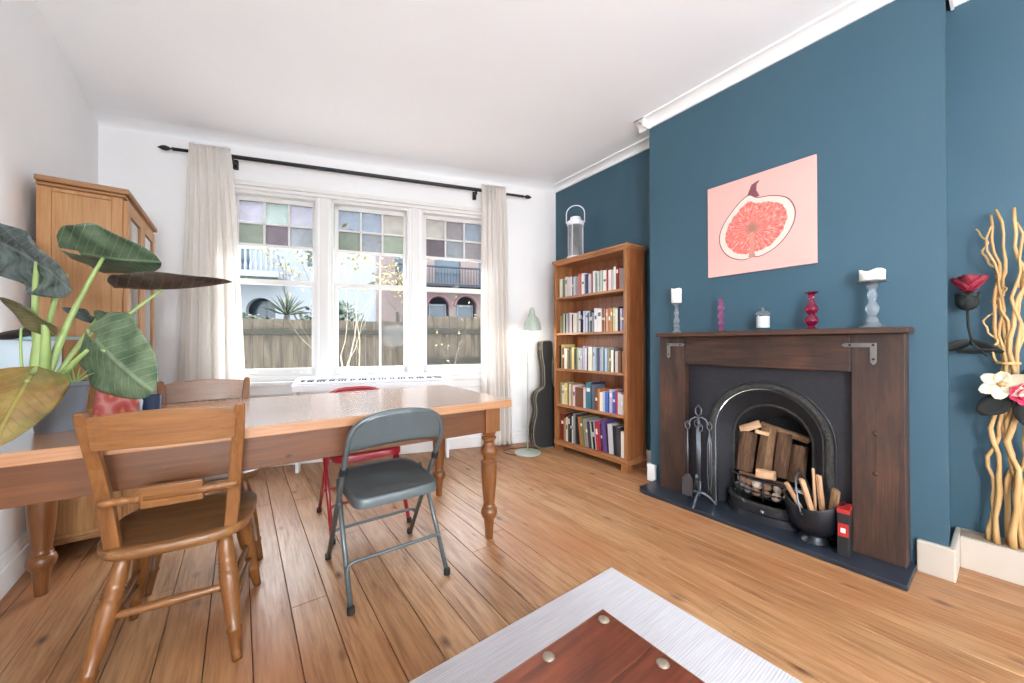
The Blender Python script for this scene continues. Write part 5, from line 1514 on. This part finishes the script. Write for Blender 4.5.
# ------------------------------------------------------------------ outside
GZ = -.35
def W(s, o, z): return MW @ Vector((s, o, z))
struct(MB().box(-22, 16, 3.2, 40, GZ - .1, GZ, MW).build('ground', M['lawn']))
struct(MB().box(-22, 16, .22, 3.2, GZ - .1, GZ, MW).build('ground', plain('pale_bounce_ground', srgb(214, 210, 202), .8, vary=.05)))  # unseen ground strip, made pale to bounce skylight up to the ceiling
struct(MB().box(-6, 8, -9, YB - .2, -.2, -.1).build('ground', M['lawn']))
def fence(name, label, s0, s1, o, ztop, rails, seed):
    t = thing(name, label, 'fence', W((s0 + s1) / 2, o, GZ), KW)
    h = ztop - GZ; L2 = (s1 - s0) / 2; rn = random.Random(seed)
    mb = MB(); x = -L2
    while x < L2:
        wd = .135 + rn.uniform(-.01, .012); mb.box(x, min(x + wd - .004, L2), rn.uniform(0, .006), .02, 0, h + rn.uniform(-.012, .012)); x += wd
    mb.build('board_panel', M['fence'], t)
    for z in rails: MB().box(-L2, L2, -.05, 0, z - GZ - .04, z - GZ + .04).build('rail', M['fencerail'], t, bevel=.006)
    for q in (0, .5, 1): MB().box(lerp(-L2, L2 - .1, q), lerp(-L2, L2 - .1, q) + .1, .02, .12, 0, h - .05).build('post', M['fencerail'], t, bevel=.005)
    return t
fence('garden_fence', 'weathered vertical board fence seen through the left and middle windows', -7.5, -.86, 2.9, 1.49, (1.29, .3), 1)
fence('garden_fence', 'taller weathered board fence with two rails seen through the right window', -.95, 3.2, 2.75, 1.585, (1.31, .80), 2)

def arch_facade(cols_open, s0, s1, z0, z1, T, y0, y1, n=14):
    """wall s0..s1, z0..z1 with arched or square openings [(sc,hw,zb,zs,arched)]"""
    mb = MB(); cur = s0
    for sc, hw, zb, zs, ar in sorted(cols_open):
        mb.box(cur, sc - hw, y0, y1, z0, z1, T)
        if zb > z0: mb.box(sc - hw, sc + hw, y0, y1, z0, zb, T)
        if ar:
            ys = [-hw * math.cos(PI * i / n) for i in range(n + 1)]
            for i in range(n):
                a, b = ys[i], ys[i + 1]
                mb.prism([(sc + a, zs + math.sqrt(max(0, hw * hw - a * a))), (sc + b, zs + math.sqrt(max(0, hw * hw - b * b))), (sc + b, z1), (sc + a, z1)], 1, y0, y1, T)
        else: mb.box(sc - hw, sc + hw, y0, y1, zs, z1, T)
        cur = sc + hw
    mb.box(cur, s1, y0, y1, z0, z1, T)
    return mb
HO = 9.0
h1 = thing('white_house', 'white rendered house with arched porch and balcony beyond the fence', 'house', W(-5.5, HO, GZ), KW)
I4 = Matrix.Identity(4)
zo = -GZ
# ground storey and upper storey
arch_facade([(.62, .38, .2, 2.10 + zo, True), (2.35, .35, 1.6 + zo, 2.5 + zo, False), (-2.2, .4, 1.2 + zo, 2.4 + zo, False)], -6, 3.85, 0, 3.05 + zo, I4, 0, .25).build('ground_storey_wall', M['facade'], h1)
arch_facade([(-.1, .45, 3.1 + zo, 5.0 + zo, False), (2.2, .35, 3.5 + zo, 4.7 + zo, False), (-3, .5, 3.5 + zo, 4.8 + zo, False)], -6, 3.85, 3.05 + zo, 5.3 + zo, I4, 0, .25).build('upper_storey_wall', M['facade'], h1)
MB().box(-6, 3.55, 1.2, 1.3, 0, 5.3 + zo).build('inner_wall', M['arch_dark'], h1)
MB().box(-6.1, 3.6, -.12, .3, 5.3 + zo, 5.45 + zo).build('parapet', M['facade'], h1)
MB().box(-1.2, 1.3, -.9, 0, 2.98 + zo, 3.1 + zo).build('balcony_slab', M['facade'], h1)
mb = MB().box(-1.2, 1.3, -.9, -.84, 3.72 + zo, 3.80 + zo).box(-1.2, 1.3, -.9, -.84, 3.1 + zo, 3.15 + zo)
for k_ in range(20): mb.lathe([(.03, 0), (.045, .12), (.025, .3), (.04, .5), (.03, .6)], 8, Tm((-1.14 + k_ * .126, -.87, 3.13 + zo)))
mb.build('balustrade', M['facade'], h1)
MB().box(.28, .96, .5, .54, .2, 2.5 + zo).box(.60, .64, .46, .5, .2, 2.5 + zo).build('porch_door', M['bluewin'], h1)
MB().box(2.0, 2.7, .15, .18, 1.6 + zo, 2.5 + zo).build('window_pane', M['bluewin'], h1)
MB().box(-.55, .35, .12, .15, 3.1 + zo, 5 + zo).build('window_pane', M['bluewin'], h1)
MB().box(1.85, 2.55, .12, .15, 3.5 + zo, 4.7 + zo).build('window_pane', M['bluewin'], h1)

h2 = thing('pink_brick_house', 'pink brick house with two arched windows beyond the right window', 'house', W(1.2, HO, GZ), KW)
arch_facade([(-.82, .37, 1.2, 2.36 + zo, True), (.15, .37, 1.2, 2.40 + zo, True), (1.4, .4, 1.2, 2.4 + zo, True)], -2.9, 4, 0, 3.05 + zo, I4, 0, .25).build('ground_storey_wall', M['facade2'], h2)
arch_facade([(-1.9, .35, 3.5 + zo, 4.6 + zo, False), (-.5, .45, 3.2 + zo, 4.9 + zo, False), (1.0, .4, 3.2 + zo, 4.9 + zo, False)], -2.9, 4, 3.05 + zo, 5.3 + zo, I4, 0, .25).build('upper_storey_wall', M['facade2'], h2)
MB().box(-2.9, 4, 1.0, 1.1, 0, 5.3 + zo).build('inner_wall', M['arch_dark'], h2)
MB().box(-3, 4.1, -.12, .3, 5.3 + zo, 5.45 + zo).build('parapet', M['facade'], h2)
for c_ in (-.82, .15):
    n = 16
    MB().tube([(c_ - .40 * math.cos(PI * i / n), -.01, (2.36 if c_ < 0 else 2.40) + zo + .40 * math.sin(PI * i / n)) for i in range(n + 1)], .045, 6).build('arch_trim', plain('arch_brick', srgb(120, 84, 92), .8), h2)
    MB().box(c_ - .28, c_ + .28, .3, .34, 1.2, 2.45 + zo).build('window_pane', M['bluewin'], h2)
    MB().box(c_ - .3, c_ - .26, .26, .3, 1.2, 2.5 + zo).box(c_ + .26, c_ + .3, .26, .3, 1.2, 2.5 + zo).box(c_ - .3, c_ + .3, .26, .3, 2.42 + zo, 2.48 + zo).box(c_ - .3, c_ + .3, .26, .3, 2.0 + zo, 2.04 + zo).build('window_frame', M['facade'], h2)
mb = MB().box(-2.2, 2, -.55, -.5, 3.62 + zo, 3.67 + zo).box(-2.2, 2, -.6, 0, 3.0 + zo, 3.08 + zo)
for k_ in range(42): mb.box(-2.2 + k_ * .1, -2.18 + k_ * .1, -.53, -.51, 3.05 + zo, 3.64 + zo)
mb.build('balcony_railing', M['arch_dark'], h2)
for a, b in ((-.95, -.05), (.6, 1.4), (-2.25, -1.55)): MB().box(a, b, .1, .13, 3.2 + zo, 4.9 + zo).build('window_pane', M['bluewin'], h2)

# trees and shrubs
def tree(name, label, s, o, h, spread, seed, mat, leaves, leafmat, r=.05, start=.25, group=None, leafsize=.05):
    t = thing(name, label, 'tree' if h > 2.5 else 'shrub', W(s, o, GZ), KW, group)
    rn = random.Random(seed); tips = []; mb = MB()
    def grow(p, d, ln, rad, lvl):
        pts = [p]; rads = [rad]; q = p.copy(); dd = d.copy()
        for i in range(5):
            dd = (dd + Vector((rn.uniform(-.22, .22), rn.uniform(-.22, .22), rn.uniform(-.05, .18)))).normalized()
            q = q + dd * ln / 5; pts.append(q.copy()); rads.append(rad * (1 - .13 * (i + 1)))
        mb.tube(pts, rads, 6)
        if lvl == 0: tips.append((pts[3], dd)); tips.append((pts[5], dd)); return
        for k_ in range(rn.choice((2, 3, 3))):
            b = pts[rn.choice((2, 3, 4, 5))]
            nd = (dd + Vector((rn.uniform(-spread, spread), rn.uniform(-spread, spread), rn.uniform(-.1, .6)))).normalized()
            grow(b, nd, ln * rn.uniform(.6, .85), rads[-1] * .75, lvl - 1)
    grow(Vector((0, 0, 0)), Vector((0, 0, 1)), h * .42, r, 4)
    mb.build('trunk_and_branches', mat, t, smooth=True)
    if leaves:
        lm = MB()
        for i in range(leaves):
            p, d = rn.choice(tips); c = p + Vector((rn.gauss(0, .12), rn.gauss(0, .12), rn.gauss(0, .12)))
            a = Vector((rn.uniform(-1, 1), rn.uniform(-1, 1), rn.uniform(-1, 1))).normalized(); b = a.orthogonal().normalized()
            z = leafsize * rn.uniform(.6, 1.3); lm.add([c - a * z, c + b * z * .5, c + a * z, c - b * z * .5], [(0, 1, 2, 3)])
        lo = lm.build('leaves', leafmat, t, fix=False)
    return t
tree('garden_tree', 'bare pale shrub with many stems at the centre of the middle window', -1.55, 1.2, 3.0, .8, 4, M['tree'], 60, M['leafy'], .032, leafsize=.03)
tree('garden_tree', 'pale arching shrub stems at the left of the middle window', -1.68, 1.7, 3.2, .5, 31, M['tree'], 40, M['leafy'], .024, leafsize=.03)
tree('garden_tree', 'thin pale climber stem in front of the fence by the right window', -.55, 2.3, 2.3, .7, 9, M['tree'], 30, M['leafy'], .014, leafsize=.03)
tree('street_tree', 'tall yellow-leaved tree seen through the left window', -2.75, 5.4, 5.2, .9, 12, M['treedark'], 900, M['leafy'], .10, leafsize=.045)
tree('street_tree', 'tall yellow-leaved tree seen through the middle and right windows', -.9, 5.6, 5.4, .9, 21, M['treedark'], 1100, M['leafy'], .12, leafsize=.045)
def bush(name, label, s, o, z, rx, rz_, seed, n=900):
    rn = random.Random(seed); mb = MB()
    for i in range(n):
        a, b = rn.uniform(0, 6.28), rn.uniform(-.4, 1.57); rr_ = rn.uniform(.6, 1)
        c = Vector((rx * rr_ * math.cos(a) * math.cos(b), rx * .5 * rr_ * math.sin(a) * math.cos(b), z - GZ - rz_ + rz_ * rr_ * math.sin(b)))
        a_ = Vector((rn.uniform(-1, 1), rn.uniform(-1, 1), rn.uniform(-1, 1))).normalized(); b_ = a_.orthogonal().normalized(); q = rn.uniform(.03, .07)
        mb.add([c - a_ * q, c + b_ * q * .5, c + a_ * q, c - b_ * q * .5], [(0, 1, 2, 3)])
    t = thing(name, label, 'shrub', W(s, o, GZ), KW)
    mb.build('foliage', M['hedge'], t, fix=False)
    for k_ in range(5): MB().tube([(0, 0, 0), (rx * .2 * (k_ - 2), 0, (z - GZ) * .6), (rx * .4 * (k_ - 2), 0, z - GZ - rz_ * .4)], [.03, .02, .008], 6).build('stem', M['treedark'], t)
bush('hedge_bush', 'green bush behind the fence in the middle window', -2.3, 3.9, 1.95, .7, .7, 3)
bush('hedge_bush', 'low green bush behind the fence in the left window', -4.1, 5.2, 1.72, 1.1, .5, 5)
# spiky palm behind the fence
pm = thing('palm_plant', 'spiky palm showing above the fence in the left window', 'palm', W(-3.0, 3.6, GZ), KW)
MB().tube([(0, 0, 0), (.02, 0, 1.0), (0, 0, 1.95)], .05, 8).build('trunk', M['treedark'], pm, smooth=True)
mb = MB()
for k_ in range(26):
    a = 2.4 * k_; el = .15 + .045 * k_ % 1.2
    d = Vector((math.cos(a) * math.cos(el), math.sin(a) * math.cos(el), math.sin(el))); s_ = d.cross(Vector((0, 0, 1))).normalized() * .018
    p = Vector((0, 0, 1.95)); l = .42
    mb.add([p - s_, p + s_, p + d * l * .6 + s_ + Vector((0, 0, .03)), p + d * l, p + d * l * .6 - s_ + Vector((0, 0, .03))], [(0, 1, 2, 3, 4)])
mb.build('fronds', M['hedge'], pm, fix=False)

# ------------------------------------------------------------------ light
SKY_FRONT, SKY_BACK = 21.0, 6.0
wd = bpy.data.worlds.new('sky'); SC.world = wd; wd.use_nodes = True
wnt = wd.node_tree; bg = wnt.nodes['Background']
# overcast sky, brighter on the side the bay windows face (low sun behind thin cloud), dimmer behind the building
tc = wnt.nodes.new('ShaderNodeTexCoord'); dt = wnt.nodes.new('ShaderNodeVectorMath'); dt.operation = 'DOT_PRODUCT'
wnt.links.new(tc.outputs['Generated'], dt.inputs[0]); dt.inputs[1].default_value = (.302, .953, .15)
mr = wnt.nodes.new('ShaderNodeMapRange'); mr.interpolation_type = 'SMOOTHSTEP'
mr.inputs[1].default_value = -.15; mr.inputs[2].default_value = .55; mr.inputs[3].default_value = SKY_BACK; mr.inputs[4].default_value = SKY_FRONT
wnt.links.new(dt.outputs['Value'], mr.inputs[0]); wnt.links.new(mr.outputs[0], bg.inputs[1])
bg.inputs[0].default_value = (.88, .94, 1.0, 1)

def portal(mat, sx, sy):
    l = bpy.data.lights.new('daylight_portal', 'AREA'); l.shape = 'RECTANGLE'; l.size = sx; l.size_y = sy
    l.cycles.is_portal = True
    o = bpy.data.objects.new('daylight_portal', l); COL.objects.link(o); o.matrix_world = mat
for a, b, _ in WIN:
    # area lights shine along -Z: turn it to face into the room (-y in wall space)
    portal(MW @ Matrix.Translation(((a + b) / 2, .24, (Z0 + Z1) / 2)) @ Matrix.Rotation(-PI / 2, 4, 'X'), b - a, Z1 - Z0)
portal(Matrix.Translation((.3, YB - .18, 1.18)) @ Matrix.Rotation(PI / 2, 4, 'X'), 1.8, 2.35)

def fill_lamp(x, y, power, lab):  # fill light added out of view to lift the room's brightness
    p = thing('added_fill_lamp', lab, 'floor lamp', (x, y, 0), 0, 'added fill lamps')
    MB().lathe([(0, 0), (.14, 0), (.14, .015), (.01, .025), (.01, 1.0), (0, 1.0)], 24).build('stand', M['blackmetal'], p, smooth=True, auto=40)
    MB().sphere((0, 0, 1.3), .31, 24, 14).build('fill_globe', glassy('fill_globe', (.95, .95, .95, 1), .02, .5, .2), p, smooth=True)
    l = bpy.data.lights.new('fill_light', 'POINT'); l.energy = power; l.shadow_soft_size = .28; l.color = (.87, .94, 1)
    o = bpy.data.objects.new('fill_light', l); COL.objects.link(o); o.parent = p; o.location = (0, 0, 1.3)
fill_lamp(-.30, -1.6, 285, 'added round white fill lamp, unseen behind the viewpoint by the left wall')
fill_lamp(2.30, -3.0, 150, 'added round white fill lamp, unseen behind the viewpoint by the blue wall')
